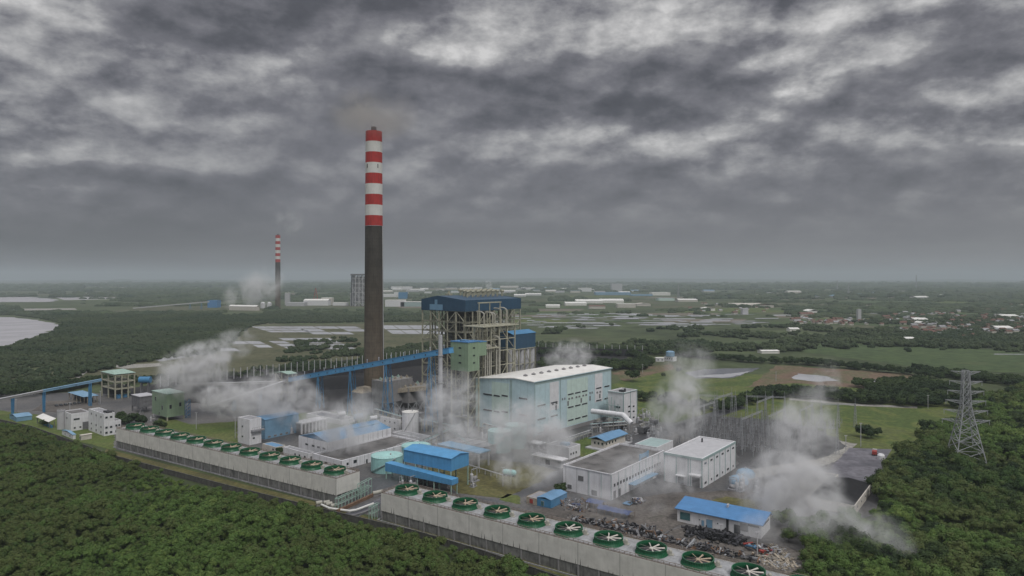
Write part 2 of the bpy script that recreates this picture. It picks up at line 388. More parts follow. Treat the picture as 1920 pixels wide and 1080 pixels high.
# ------------------------------------------------------------------ ground, yards, water
M['land'] = ground_mat('land_soil', [(.030, .042, .020), (.045, .060, .026), (.062, .080, .034), (.085, .085, .050), (.055, .078, .030)], .0016, fine=.02, detail=8)
def disc(name, r, z, m, cx=0, cy=0, n=96):
    mb = MB(); mb.lathe(cx, cy, [(.1, z), (300, z), (1500, z), (6000, z), (r, z)], n); return mb.build(name, m)
g = disc('ground', 24000, 0, M['land'])
tag(g, kind='structure')
def inpoly(x, y, P):
    c = False; j = len(P)-1
    for i in range(len(P)):
        xi, yi = P[i]; xj, yj = P[j]
        if (yi > y) != (yj > y) and x < (xj-xi)*(y-yi)/(yj-yi)+xi: c = not c
        j = i
    return c
def patch(name, px, m, z, wob=0., kind='structure', world_pts=False):
    P = [Vector(p).to_2d() if world_pts else G(*p).to_2d() for p in px]
    if wob:
        Q = []
        for i, a in enumerate(P):
            b = P[(i+1) % len(P)]; n = max(1, min(14, int((b-a).length/(wob*2.2))))
            for k in range(n):
                q = a.lerp(b, k/n); nz = noise.noise_vector(Vector((q.x, q.y, 1.7))/(wob*4)); Q.append(q+Vector((nz.x, nz.y))*wob*1.6)
        P = Q
    me = bpy.data.meshes.new(name); me.from_pydata([(p.x, p.y, z) for p in P], [], [list(range(len(P)))]); me.materials.append(m)
    me.validate(); me.update()
    if me.polygons and me.polygons[0].normal.z < 0: me.flip_normals()
    o = bpy.data.objects.new(name, me); C.objects.link(o); tag(o, kind=kind); return o
M['yard'] = ground_mat('wet_yard', [(.045, .045, .048), (.075, .074, .074), (.105, .10, .095), (.13, .125, .115)], .03, fine=.6, rough=.55, spec=.4)
M['asphalt'] = ground_mat('wet_asphalt', [(.045, .046, .050), (.065, .066, .070), (.09, .09, .093)], .05, fine=.8, rough=.45, spec=.45)
M['lawn'] = ground_mat('lawn', [(.055, .085, .022), (.085, .115, .030), (.115, .125, .045)], .03, fine=.5)
M['meadow'] = ground_mat('meadow_grass', [(.035, .055, .018), (.070, .095, .026), (.060, .090, .024), (.105, .125, .034), (.080, .095, .036), (.12, .14, .036)], .03, fine=.35, detail=9, warpd=1.)
M['drygrass'] = ground_mat('dry_grass', [(.075, .070, .034), (.095, .088, .034), (.12, .112, .045), (.075, .085, .030)], .05, fine=.5)
M['dirt'] = ground_mat('dirt', [(.062, .058, .052), (.095, .085, .076), (.13, .118, .105), (.078, .074, .062)], .06, fine=.7)
M['redsoil'] = ground_mat('red_soil', [(.10, .075, .05), (.15, .10, .07), (.11, .10, .055), (.07, .085, .035)], .03, fine=.3)
M['gravel'] = ground_mat('switchyard_gravel', [(.045, .045, .046), (.07, .07, .07), (.10, .10, .10)], .05, fine=1.)
M['ash'] = ground_mat('ash', [(.07, .07, .08), (.13, .125, .14), (.17, .165, .18)], .05, fine=.3, rough=.5)
M['coalground'] = ground_mat('coal_dust_ground', [(.012, .012, .013), (.022, .021, .022), (.035, .033, .032)], .02, fine=.3)
M['marsh'] = ground_mat('marsh_grass', [(.055, .065, .032), (.085, .085, .046), (.105, .105, .06)], .02, fine=.15)
M['field'] = ground_mat('rice_field', [(.040, .068, .026), (.060, .088, .032), (.048, .074, .028), (.078, .098, .040)], .012, fine=.08)
M['mudflat'] = ground_mat('bare_soil', [(.10, .085, .065), (.15, .13, .10), (.11, .11, .075)], .02, fine=.2)
M['path'] = ground_mat('pale_path', [(.22, .21, .19), (.30, .29, .26)], .05, fine=.5)

# plant yard
patch('yard_ground', [(-160,790),(60,799),(215,842),(420,893),(640,952),(780,990),(900,1022),(1100,1085),(1450,1230),(1600,1110),(1500,1062),(1560,990),(1640,965),(1676,846),(1590,836),(1540,808),(1470,786),(1330,776),(1230,790),(1190,760),(1000,700),(620,722),(480,735),(280,745),(150,735),(-120,745)], M['yard'], .04)
patch('lawn', [(20,800),(100,815),(215,845),(215,812),(165,800),(90,780),(0,770),(-100,770)], M['lawn'], .08, 1)
patch('lawn', [(350,822),(445,846),(445,790),(360,796),(300,780),(290,800)], M['lawn'], .08, 1)
patch('lawn', [(560,812),(720,800),(700,770),(560,775)], M['lawn'], .08, 1)
patch('grass_verge', [(200,842),(640,954),(720,978),(780,984),(905,1016),(1100,1078),(1400,1185),(1385,1195),(1080,1087),(890,1031),(770,998),(640,968),(440,914),(190,852)], M['drygrass'], .08, .4)
patch('dry_lawn', [(790,880),(860,925),(945,935),(1010,905),(1040,882),(990,868),(905,862)], M['drygrass'], .10, .6)
patch('lawn', [(1040,842),(1110,862),(1200,846),(1160,822),(1100,820)], M['lawn'], .10, .5)
patch('lawn', [(935,938),(975,946),(975,930),(950,926)], M['lawn'], .10, .5)
patch('road', [(640,925),(770,935),(880,952),(960,940),(1050,905),(1110,870),(1085,862),(1000,905),(945,938),(870,930),(780,890),(690,898)], M['asphalt'], .07)
patch('road', [(1180,850),(1290,800),(1400,765),(1385,758),(1275,790),(1150,842)], M['asphalt'], .07)
patch('dirt_yard', [(960,965),(1100,940),(1150,945),(1250,925),(1420,920),(1270,985),(1230,1020),(1150,1000),(1060,990),(980,985)], M['dirt'], .12, 2)
patch('dirt_yard', [(1180,1010),(1270,990),(1440,1020),(1530,1040),(1560,1080),(1480,1095),(1300,1060)], M['dirt'], .11, 1.5)
patch('lawn', [(1300,950),(1360,930),(1440,945),(1470,965),(1440,975),(1360,955)], M['drygrass'], .15, 1.5)
patch('gravel_yard', [(1240,805),(1330,780),(1470,788),(1550,812),(1600,838),(1540,880),(1450,905),(1380,900),(1385,850)], M['gravel'], .09, 2)
patch('ash_yard', [(1545,890),(1630,905),(1672,843),(1592,840)], M['ash'], .14, .5)
patch('road', [(1380,885),(1540,860),(1590,838),(1570,826),(1605,832),(1600,846),(1550,872),(1390,903)], M['path'], .13, 1)
patch('coal_yard', [(420,760),(600,770),(860,760),(1010,700),(1185,690),(1175,664),(1010,650),(680,672),(430,700),(240,728),(250,750)], M['coalground'], .16, 3)
patch('dirt_yard', [(60,770),(130,775),(190,765),(180,750),(90,752)], M['dirt'], .10, 1)
# meadows right of the plant
patch('meadow', [(1140,720),(1250,690),(1350,700),(1480,702),(1560,722),(1740,740),(1810,765),(1800,805),(1740,850),(1690,880),(1660,880),(1610,850),(1480,815),(1300,795),(1190,790)], M['meadow'], .06, 5)
patch('bare_soil', [(1400,728),(1455,685),(1600,694),(1745,704),(1720,735),(1560,724),(1480,718)], M['redsoil'], .12, 3)
patch('meadow', [(1375,655),(1500,660),(1740,690),(1920,700),(1990,690),(1990,668),(1800,650),(1600,642),(1380,640)], M['field'], .10, 8)
patch('pond', [(1285,700),(1320,692),(1430,690),(1405,699),(1370,709),(1305,710)], M['darkwater'], .2, 3)
patch('pond', [(1300,706),(1370,701),(1405,696),(1390,704),(1355,709)], M['water'], .26, 2.5)
patch('pond', [(1484,706),(1500,701),(1555,706),(1575,714),(1530,716),(1490,711)], M['water'], .2, 3)
patch('pond', [(1606,714),(1640,711),(1690,722),(1680,730),(1615,722)], M['water'], .2, 1.5)
patch('bare_soil', [(1150,700),(1180,690),(1260,683),(1265,692),(1170,715)], M['redsoil'], .13, 1.5)
patch('canal', [(1480,746),(1600,757),(1720,762),(1720,766),(1600,761),(1480,750)], M['path'], .12)
# water and ponds left and far
patch('river', [(-300,592),(25,595),(70,600),(112,609),(95,620),(60,632),(0,651),(-300,710)], M['river'], .12, 10)
patch('river', [(-200,556),(60,557),(110,562),(95,566),(-200,568)], M['river'], .3, 20)
patch('pond', [(100,556),(225,558),(215,561),(120,563)], M['river'], .3)
patch('path', [(-200,581),(140,578),(145,581),(-200,585)], M['path'], .3)
patch('marsh', [(150,692),(210,682),(330,672),(420,660),(470,612),(700,606),(800,604),(800,660),(640,682),(430,700),(200,712)], M['marsh'], .10, 6)
patch('marsh', [(0,705),(160,696),(150,712),(0,722)], M['marsh'], .10, 4)
def pond_grid(px0, px1, y0, y1, rows, cols, m='water', keep=.8, shear=14):
    for r_ in range(rows):
        ya = y0+(y1-y0)*r_/rows; yb = y0+(y1-y0)*(r_+.82)/rows
        for c_ in range(cols):
            if rnd.random() > keep: continue
            s0 = px0+(px1-px0)*c_/cols+shear*r_; s1 = s0+(px1-px0)/cols*.94
            patch('pond', [(s0, yb), (s1, yb), (s1-shear*.8, ya), (s0-shear*.8, ya)], M[m], .2)
pond_grid(480, 560, 612, 624, 3, 3, keep=.9)
pond_grid(560, 680, 612, 628, 3, 3, keep=.75)
pond_grid(440, 500, 640, 653, 2, 2, keep=.9)
pond_grid(500, 630, 634, 656, 4, 4, keep=.72)
pond_grid(722, 830, 610, 628, 2, 4, keep=1.)
pond_grid(360, 440, 646, 660, 2, 2, keep=.8)
patch('path', [(142,708),(160,692),(185,686),(300,681),(300,684),(190,689),(168,695),(148,709)], M['path'], .2)
patch('pond', [(215,688),(305,683),(300,687),(230,692)], M['path'], .22, 1)
patch('pond', [(285,674),(360,664),(370,667),(300,678)], M['water'], .22, 1)
for (x0, x1, y0, y1, n) in [(960,1460,588,608,64), (1010,1130,610,616,8), (1020,1200,586,592,8), (900,1000,600,612,5), (1200,1430,606,612,8), (1620,1740,583,592,4), (1840,1905,661,664,1)]:
    for i in range(n):
        x = rnd.uniform(x0, x1); y = rnd.uniform(y0, y1); l = rnd.uniform(14, 60); hh = rnd.uniform(.7, 1.8)
        patch('pond', [(x, y), (x+l, y+rnd.uniform(-1, 1)*.5), (x+l+rnd.uniform(-8, 8), y+hh), (x+rnd.uniform(-8, 8), y+hh)], M['water'], .3+.01*i)
for i in range(120):     # patchwork of rice fields out to the horizon
    y = 532+rnd.random()**1.3*75; x = rnd.uniform(700, 1950) if y > 562 else rnd.uniform(-50, 1950)
    l = rnd.uniform(60, 240); hh = (y-520)*rnd.uniform(.04, .10)
    patch('field', [(x, y), (x+l, y+rnd.uniform(-.2, .2)), (x+l+rnd.uniform(-20, 20), y+hh), (x+rnd.uniform(-20, 20), y+hh)], M[rnd.choice(['field', 'field', 'marsh', 'meadow', 'mudflat'])], .20+i*.0008)
# low hills at the horizon
def hills(pts, D, depth):
    mb = MB(); n = len(pts)
    for i, (px, hgt) in enumerate(pts):
        pass
    vs = []; fs = []
    for (px, hgt) in pts:
        for k, (dd, f) in enumerate([(0, 0), (.3, .55), (.5, 1), (.75, .7), (1, 0)]):
            p = PD(px, D+depth*dd, hgt*f-.5*(f == 0)); vs.append(p)
    for i in range(n-1):
        for k in range(4): fs.append((i*5+k, (i+1)*5+k, (i+1)*5+k+1, i*5+k+1))
    mb.add(vs, fs); o = mb.build('hills', M['leaffar'], smooth=True); tag(o, kind='structure')
hp = []
for i in range(70):
    px = -300+i*38; h_ = 18+40*max(0, noise.noise(Vector((i*.21, 0, 0)))+.25)
    if 600 < px < 1500: h_ += 60*math.sin((px-600)/900*math.pi)*(.7+.3*noise.noise(Vector((i*.4, 3, 0))))
    hp.append((px, h_))
hills(hp, 17500, 5000)
hills([(40,0),(100,20),(190,25),(230,60),(270,30),(400,34),(560,26),(700,0)], 15000, 2500)

# ------------------------------------------------------------------ cooling towers
def fan_parts():
    m = MB(); m.lathe(0, 0, [(5.40, 0), (5.22, .25), (4.84, .9), (4.74, 1.4), (4.86, 2.1), (4.70, 2.1), (4.58, 1.4), (4.66, .9), (4.9, .2)], 40)
    for i in range(40):      # moulded ribs
        a = 2*math.pi*i/40; c, s_ = math.cos(a), math.sin(a)
        m.beam((5.28*c, 5.28*s_, .2), (4.82*c, 4.82*s_, 1.0), .14); m.beam((4.78*c, 4.78*s_, 1.0), (4.87*c, 4.87*s_, 2.0), .12)
    m.mi = 1; m.lathe(0, 0, [(4.93, 2.02), (4.93, 2.16), (4.68, 2.16)], 40)
    m.mi = 2; m.lathe(0, 0, [(0.02, .12), (4.9, .12)], 24)
    st = m.build('fan_stack', [M['green'], M['greenin'], M['dark']])
    k = MB(); k.lathe(0, 0, [(0.02, 1.75), (.5, 1.7), (.75, 1.5), (.75, 1.1)], 16)
    for i in range(8):
        a = 2*math.pi*i/8+.2; u = Vector((math.cos(a), math.sin(a), 0)); v = Vector((-u.y, u.x, 0))
        p0 = u*.8; p1 = u*4.35
        vs = [p0+v*.13+Vector((0, 0, 1.58)), p0-v*.13+Vector((0, 0, 1.46)), p1-v*.24+Vector((0, 0, 1.40)), p1+v*.24+Vector((0, 0, 1.62))]
        vs += [q-Vector((0, 0, .1)) for q in vs]
        k.add(vs, [(0,1,2,3),(4,7,6,5),(0,4,5,1),(1,5,6,2),(2,6,7,3),(3,7,4,0)])
    fan = k.build('fan', M['blade'])
    q = MB(); q.box(5.0, -.5, .3, 6.6, .5, 1.25); q.box(5.6, -.75, 0, 7.1, .75, .3); q.ball((6.0, 0, 1.3), .62, 8); q.beam((4.6, 0, 1.2), (6.2, 0, .9), .22, .22, 8)
    mo = q.build('fan_motor', M['pipe'])
    return st, fan, mo
FS, FN, FM = fan_parts(); FW = FN.copy(); FW.data = FN.data.copy(); FW.data.materials[0] = M['bladew']; C.objects.link(FW)
def cooling_tower(name, label, corner, th, L, Wd, cells, first, step, H=11.3, whites=(), end_from=0.):
    # corner = near-left ground corner; local x back-right, local y runs back-left (negative y comes towards the camera)
    t = R(th); e = T('cooling_tower', label, 'cooling tower', corner, t); b = type('b', (), {})(); b.e = e
    y0, y1 = (0, L) if L > 0 else (L, 0)
    zl = 4.0
    m = MB(); m.ring(0, y0, Wd, y1, zl, H, .4)
    m.mi = 1
    for i in range(int(abs(L)/3.1)):         # grimy run-off marks along the foot of the panels
        yy = y0+2+i*3.1+rnd.uniform(-1, 1); hh = rnd.choice([.5, .8, 1.2, 2.0, 2.6]); ww = rnd.uniform(.10, .22)
        m.add([(-.012, yy-ww, zl+.02), (-.012, yy, zl+hh), (-.012, yy+ww, zl+.02)], [(0, 1, 2)])
    m.build('wall_panel', [M['concrete'], M['dark']], e)
    MB().box(.42, y0+.42, H-.45, Wd-.42, y1-.42, H-.12).build('deck', M['decking'], e)
    n = int(abs(L)/7.75); cm = MB().box(-.35, -.28, 0, .35, .28, zl-.01).build('column', M['grey']); 
    cps = [(x_, y0+.3+(abs(L)-.6)*i/n) for i in range(n+1) for x_ in (.42, Wd-.42)]+[(Wd*i/4, yy) for i in (1, 2, 3) for yy in (y0+.4, y1-.4)]
    for x_, yy in cps: c_ = cm.copy(); C.objects.link(c_); c_.parent = e; c_.location = (x_, yy, 0)
    bpy.data.objects.remove(cm)
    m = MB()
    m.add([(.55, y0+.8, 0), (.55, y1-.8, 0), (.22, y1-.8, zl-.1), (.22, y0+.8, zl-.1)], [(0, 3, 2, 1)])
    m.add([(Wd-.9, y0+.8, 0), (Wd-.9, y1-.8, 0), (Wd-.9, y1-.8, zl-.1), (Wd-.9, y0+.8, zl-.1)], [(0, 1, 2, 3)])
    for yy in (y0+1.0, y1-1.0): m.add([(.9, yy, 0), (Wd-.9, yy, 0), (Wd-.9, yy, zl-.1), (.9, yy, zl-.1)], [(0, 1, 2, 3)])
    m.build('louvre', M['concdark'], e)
    MB().ring(-1.3, y0-1.2, Wd+1.3, y1+1.2, 0, .5, .35).build('basin_kerb', M['roofgrey'], e)
    m = MB()
    for (xa, ya, xb, yb) in ((0.2, y0+.2, .2, y1-.2), (Wd-.2, y0+.2, Wd-.2, y1-.2), (.2, y0+.2, Wd-.2, y0+.2), (.2, y1-.2, Wd-.2, y1-.2)):
        ln = math.hypot(xb-xa, yb-ya); k = int(ln/1.9)
        for z_ in (.55, 1.1): m.beam((xa, ya, H+z_), (xb, yb, H+z_), .14)
        m.beam((xa, ya, H+.16), (xb, yb, H+.16), .12, .3)
        for i in range(k+1): m.beam((xa+(xb-xa)*i/k, ya+(yb-ya)*i/k, H), (xa+(xb-xa)*i/k, ya+(yb-ya)*i/k, H+1.1), .13)
    m.build('handrail', M['rail'], e)
    for i in range(cells):
        s_ = FS.copy(); C.objects.link(s_); s_.parent = e; yy = first+step*i
        s_.location = (Wd*.48, yy, H-.1)
        a = (FW if i in whites else FN).copy(); C.objects.link(a); a.parent = s_; a.name = 'fan'; a.rotation_euler = (0, 0, rnd.uniform(0, .8))
        mo = FM.copy(); C.objects.link(mo); mo.parent = s_; mo.rotation_euler = (0, 0, R(-75))
    return e
a1 = G(630, 946); 
cooling_tower('cooling_tower', 'long beige cooling tower with twelve green fan stacks, left of the pipe gap', a1, 57, 187, 14.4, 12, 8.2, 15.5)
cooling_tower('cooling_tower', 'nearer beige cooling tower at bottom centre with white bladed green fan stacks', Vector((-54.5, 284, 0)), 55.2, -187, 14.4, 12, -8.2, -15.55, whites=(5, 6, 7, 9, 10))
for o in (FS, FN, FM, FW): bpy.data.objects.remove(o)

# ------------------------------------------------------------------ chimneys
def chimney(label, x, y, top, r0, r1, band, parts=True):
    e = T('chimney', label, 'chimney', (x, y, 0))
    rr = lambda z: r0+(r1-r0)*(z/top)**.8
    z0 = top-9*band
    MB().lathe(0, 0, [(rr(z0*i/12), z0*i/12) for i in range(13)], 48).build('shaft', M['shaft'], e, smooth=True)
    for i in range(9):
        a, b = top-(i+1)*band, top-i*band
        MB().lathe(0, 0, [(rr(a)+.04, a), (rr(b)+.04, b)]+([(.5, b)] if i == 0 else []), 48).build('red_band' if i % 2 == 0 else 'white_band', M['red' if i % 2 == 0 else 'bandwhite'], e)
    MB().lathe(0, 0, [(r1*.33, top-.1), (r1*.33, top+3.6), (r1*.27, top+3.6), (r1*.27, top-.1)], 24).build('flue', M['dark'], e)
    for k in (-1, 0, 1): MB().beam((r1*.5*k-r1*.2, 0, top), (r1*.5*k-r1*.2, 0, top+(7 if k == 0 else 3)), .18).build('lightning_rod', M['post'], e)
    if parts:
        m = MB()
        for k in range(30):
            za, zb = z0*k/30, z0*(k+1)/30; m.beam((rr(za)+.25, -1.2, za), (rr(zb)+.25, -1.2, zb), .45)
        m.build('ladder', M['post'], e)
        zb = top-band*3.35
        for a in (-50, -128, 60, 130):
            c, s_ = math.cos(R(a)), math.sin(R(a)); q = rr(zb)
            MB().beam((c*q, s_*q, zb-1.5), (c*q, s_*q, zb+1.5), .7, .5).build('vent_opening', M['dark'], e)
        for zz_ in (z0-.2,):
            MB().lathe(0, 0, [(rr(zz_)+.05, zz_), (rr(zz_)+.28, zz_+.05), (rr(zz_)+.28, zz_+.4), (rr(zz_)+.05, zz_+.45)], 48).build('gallery_ring', M['roofgrey'], e)
    return e
chimney('tall red and white striped chimney in front, soot dark below its bands', PD(701, 517)[0], 517, ylevel(247, 517), 7.7, 6.1, 7.95)
D2 = G(521, 578)[1]
chimney('slender far red and white striped chimney beside the distant white plant', PD(521, D2)[0], D2, ylevel(441, D2), 8.6, 7.6, 9.8, False)

# ------------------------------------------------------------------ turbine hall
b = B('turbine_hall', 'large aqua and mint clad turbine hall with a pale shallow pitched roof', 'power plant hall', (1002, 825), 49, 892, 1146)
HH = b.h(717); La, Lb = b.La, b.Lb; ry = 16
e = b.e
def facing(name, face, u0, u1, z0, z1, m, pr=.06):
    q = MB()
    if face == 'R': q.box(u0, -pr, z0, u1, .02, z1)
    else: q.box(-pr, u0, z0, .02, u1, z1)
    return q.build(name, m, e)
HL = HH-2.4; HP = HH+.9
m = MB(); pr = [(0, HH), (ry, HP), (La, HL)]
vs = [(0, 0, 0), (0, 0, HH), (0, ry, HP), (0, La, HL), (0, La, 0)]
m.add(vs+[(Lb, v[1], v[2]) for v in vs], [(0,1,2,3,4), (9,8,7,6,5), (0,5,6,1), (4,3,8,9)]); m.build('wall', M['teal'], e)
m = MB(); t_ = .4
vs = [(-.7, -.6, HH), (-.7, ry, HP), (-.7, La+.6, HL), (Lb+.7, -.6, HH), (Lb+.7, ry, HP), (Lb+.7, La+.6, HL)]
m.add(vs+[(v[0], v[1], v[2]+t_) for v in vs], [(6,9,10,7),(7,10,11,8),(0,3,9,6),(2,8,11,5),(0,6,7,1),(1,7,8,2),(3,4,10,9),(4,5,11,10),(0,1,4,3),(1,2,5,4)]); m.build('roof', M['rooflight'], e)
MB().box(-.75, -.72, HH-.1, Lb+.75, -.62, HH+.45).build('gutter', M['teal'], e)
for i in range(9):
    q = MB(); xx = Lb*(.12+.095*i); q.box(xx-.9, ry-1, HP+.35, xx+.9, ry+1, HP+.9); q.add([(xx-1.3, ry-1.3, HP+.9), (xx+1.3, ry-1.3, HP+.9), (xx+1.3, ry+1.3, HP+.9), (xx-1.3, ry+1.3, HP+.9), (xx, ry, HP+1.9)], [(0,1,4),(1,2,4),(2,3,4),(3,0,4)]); q.build('roof_vent', M['grey'], e)
# colour blocks of the cladding, as painted
facing('mint_panel', 'L', 21, 36, 1.5, HL-.6, M['mint']); facing('mint_panel', 'L', 46.5, La-.3, 1.5, HL-.9, M['mint'])
facing('pale_strip', 'L', 18.2, 20.2, 1.5, HP-1.2, M['trim'])
for (u0, u1, z0, z1, mm) in [(15.5, 25, 16, HH-2, 'white'), (34, 58, 3, HH-2.6, 'mint'), (66.5, 76, 14, HH-2, 'white')]: facing('painted_panel', 'R', u0, u1, z0, z1, M[mm])
facing('plinth', 'R', .2, Lb-.2, .02, 2.4, M['grey'], .12); facing('eaves_band', 'R', 0, Lb, HH-1.7, HH-.15, M['trim'], .10)
facing('plinth', 'L', .2, La-.2, .02, 1.4, M['grey'], .12)
for z_ in (HH*.69, HH*.40, HH*.13):
    for u, w_ in ((39.5, 8), (31.5, 5.5), (24.5, 5.5), (9, 7)): win(b, 'L', u, z_-(.8 if u > 30 else 0), w_, 1.1, x=-.07)
for z_ in (HH*.66, HH*.42, HH*.18):
    for u, w_ in ((7, 8), (20, 7)): win(b, 'R', u, z_-3, w_, 1.0, x=-.08)
    for u in (38, 46, 54): win(b, 'R', u, z_, 6.3, 1.0, x=-.08)
    if z_ > 12:
        for u in (71.2, 81.5): win(b, 'R', u, z_, 6.5, 1.0, x=-.08)
for u in (18.5, 22.5, 36.3, 39.6, 44.5, 47.8, 52.3, 55.8, 69.3, 73): win(b, 'R', u, HH*.58-(1 if u < 30 else 0), 1.9, 1.3, 'mid', fr='frame', x=-.08)
for u in (22, 35, 50, 60.5, 72.5): win(b, 'R', u, HH*.50-(1 if u < 30 else 0), 1.6, 3.2, 'mid', 'louvre', x=-.08)
for u in (29, 31.5, 60.5, 63): win(b, 'R', u, HH*.60, 1.2, 1.5, 'mid', x=-.08)
win(b, 'R', 12, 3.6, 4.5, 5.2, 'mid', 'door', x=-.1)
for u in (.35, 26.5, Lb-.35): 
    q = MB(); q.beam((u, -.2, 1), (u, -.2, HH-.6), .25); q.build('downpipe', M['trim'], e)

# annex right of the hall
b = B('annex_building', 'white flat roofed annex with grey trim behind the turbine hall right end', 'building', (1169, 800), 49, 1140, 1194)
h = b.h(736); flat(b, h, 'white', 'roofgrey')
m = MB()
for u in (0, b.Lb/2, b.Lb): m.beam((u, -.06, 0), (u, -.06, h), .6, .3)
m.beam((0, -.1, h-.4), (b.Lb, -.1, h-.4), .9, .3); m.beam((-.1, 0, h-.4), (-.1, b.La, h-.4), .9, .3); m.build('trim', M['trim'], b.e)
for z_ in (h*.55, h*.4, h*.22):
    win(b, 'R', b.Lb*.42, z_, 3, 1.2); win(b, 'R', b.Lb*.75, z_-.7, 2.4, 1.2); win(b, 'L', b.La*.4, z_, 5, 1.3)
m = MB(); m.box(2, 2, h-.8, 5, 5, h+1); m.box(7, 3, h-.8, 8, 4, h+1.5); m.build('roof_unit', M['dark'], b.e)
m = MB()
for i in range(6): m.beam((-1-rnd.random()*3, 2+i*2, 2), (-1-rnd.random()*3, 2+i*2, 14+rnd.random()*6), .35)
for z_ in (6, 10, 14): m.beam((-3, 0, z_), (-3, 14, z_), .4)
m.build('pipe_riser', M['trim'], b.e)

# white duct beside the hall and its supports
dct = T('bus_duct', 'thick white duct running from the turbine hall to the transformers', 'duct', G(1112, 812), 0)
p0 = G(1112, 812); q1 = [PD(1110, 448, ylevel(771, 448)), PD(1168, 433, ylevel(778, 433)), PD(1184, 428, ylevel(794, 428))]
dct.location = (0, 0, 0); MB().tube(q1, 1.7, 12).build('duct', M['white'], dct, smooth=False)
m = MB()
for px, D in ((1127, 444), (1150, 438), (1176, 431)):
    p = PD(px, D, 0); m.beam(p, p+Vector((0, 0, 11 if px < 1170 else 8)), .4)
m.build('support', M['grey'], dct)
# transformers
def transformer(px, py, label, s=1.):
    e = T('transformer', label, 'transformer', G(px, py), R(50), 'transformers beside the turbine hall')
    MB().box(-3*s, -2.2*s, .3, 3*s, 2.2*s, 4*s).build('tank', M['mid'], e)
    m = MB()
    for i in range(8): m.box(-2.8*s+i*.75*s, -3.3*s, .8, -2.5*s+i*.75*s, -2.22*s, 3.6*s)
    m.build('radiator', M['dark'], e)
    for k in (-1.6, 0, 1.6): MB().lathe(k*s, 0, [(.35, 4*s), (.2, 4.4*s), (.35, 4.8*s), (.2, 5.2*s), (.3, 5.7*s), (.02, 6.2*s)], 8).build('bushing', M['pipe'], e)
    MB().beam((-2*s, 1.2*s, 4.7*s), (2*s, 1.2*s, 4.7*s), .7*s, .7*s, 10).build('conservator', M['grey'], e)
transformer(1122, 801, 'dark transformer closest to the turbine hall wall')
transformer(1143, 800, 'dark transformer second from the turbine hall wall')
transformer(1163, 803, 'dark transformer below the bend of the white duct')
transformer(1205, 812, 'grey transformer standing alone right of the white duct', 1.1)
transformer(1225, 796, 'grey transformer farthest right toward the switchyard', .9)

# ------------------------------------------------------------------ boiler house
NB = PD(872, 490)
b = B('boiler_house', 'tall open steel boiler house with dark blue top cladding', 'boiler house', Vector((NB[0], NB[1], 0)), 51, 790, 977)
e = b.e; La, Lb = b.La, b.Lb; zt = 84.5; zb_ = 76.3
m = MB(); t_ = .3
# blue cladding round the top: a closed box with a shallow pitched roof
m.ring(0, 0, Lb, La, zb_, zt, .4); m.build('top_cladding', M['bluedk'], e)
MB().gable(.5, .5, Lb-.5, La-.5, zt-.6, 3.0, 'x', .35, .62, .0).build('roof', M['bluedk'], e)
m = MB(); m.add([(0, 0, zt-.01), (0, La*.62, zt+2.9), (0, La, zt-.01), (Lb, 0, zt-.01), (Lb, La*.62, zt+2.9), (Lb, La, zt-.01), (.4, 0, zt-.01), (.4, La*.62, zt+2.9), (.4, La, zt-.01)], [(0,1,2),(5,4,3),(6,8,7),(0,6,7,1),(1,7,8,2)]); m.build('gable_panel', M['bluedk'], e)
MB().box(-.12, La*.50, zb_+.4, -.03, La*.80, zb_+4.6).build('pale_panel', M['bluegrey'], e); MB().box(-.12, La*.62, zb_+4.62, -.03, La*.68, zt-.1).build('pale_panel', M['bluegrey'], e)
m = MB()
def frame_face(m, O, U, W_, levels, nb, a=.75, diag=.5, seed=0, skip=.15):
    r_ = random.Random(seed)
    for i in range(nb+1): m.beam(O+U*(W_*i/nb), O+U*(W_*i/nb)+Vector((0, 0, levels[-1])), a)
    for z_ in levels[1:]: m.beam(O+Vector((0, 0, z_)), O+U*W_+Vector((0, 0, z_)), a*.75)
    for j in range(len(levels)-1):
        for i in range(nb):
            if r_.random() < diag:
                p, q = O+U*(W_*i/nb), O+U*(W_*(i+1)/nb)
                if r_.random() < .5: p, q = q, p
                m.beam(p+Vector((0, 0, levels[j])), q+Vector((0, 0, levels[j+1])), a*.55)
lv = [0, 9, 18, 27, 36, 45, 54, 61, 68, zb_]
X_, Y_ = Vector((1, 0, 0)), Vector((0, 1, 0))
frame_face(m, Vector((.6, .6, 0)), Y_, La-1.2, lv, 5, .75, .6, 1)
frame_face(m, Vector((.6, .6, 0)), X_, Lb-1.2, lv, 8, .75, .45, 2)
frame_face(m, Vector((7, 6, 0)), Y_, La-8, [0, 13, 22, 31, 40, 50, 58, 65, 72], 6, .45, .5, 61); frame_face(m, Vector((4, 5, 0)), X_, Lb-6, [0, 13, 22, 31, 40, 50, 58, 65, 72], 10, .45, .35, 62)
frame_face(m, Vector((.6, La-.6, 0)), X_, Lb-1.2, lv, 6, .8, .3, 3); frame_face(m, Vector((Lb-.6, .6, 0)), Y_, La-1.2, lv, 4, .8, .3, 4)
frame_face(m, Vector((14, .6, 0)), Y_, La-1.2, lv, 4, .7, .2, 5); frame_face(m, Vector((.6, 10, 0)), X_, Lb-1.2, lv, 6, .7, .2, 6)
m.build('steel_frame', M['cream'], e)
m = MB()
for z_ in lv[2:-1]:
    m.box(1.3, 1.3, z_-.2, Lb*.3, La*.75, z_+.05) if int(z_) % 2 else m.box(2, La*.1, z_-.2, Lb*.97, La*.35, z_+.05)
m.build('floor_grating', M['mid'], e)
for z_ in lv[1:-1]:
    m = MB()
    for k in (1.0, .5): m.beam((.1, .6, z_+k), (.1, La-.6, z_+k), .12); m.beam((.6, .1, z_+k), (Lb-.6, .1, z_+k), .12)
    m.build('handrail', M['cream'], e)
MB().box(Lb*.30, La*.30, 22, Lb*.75, La*.85, 77).build('furnace_casing', M['mid'], e)
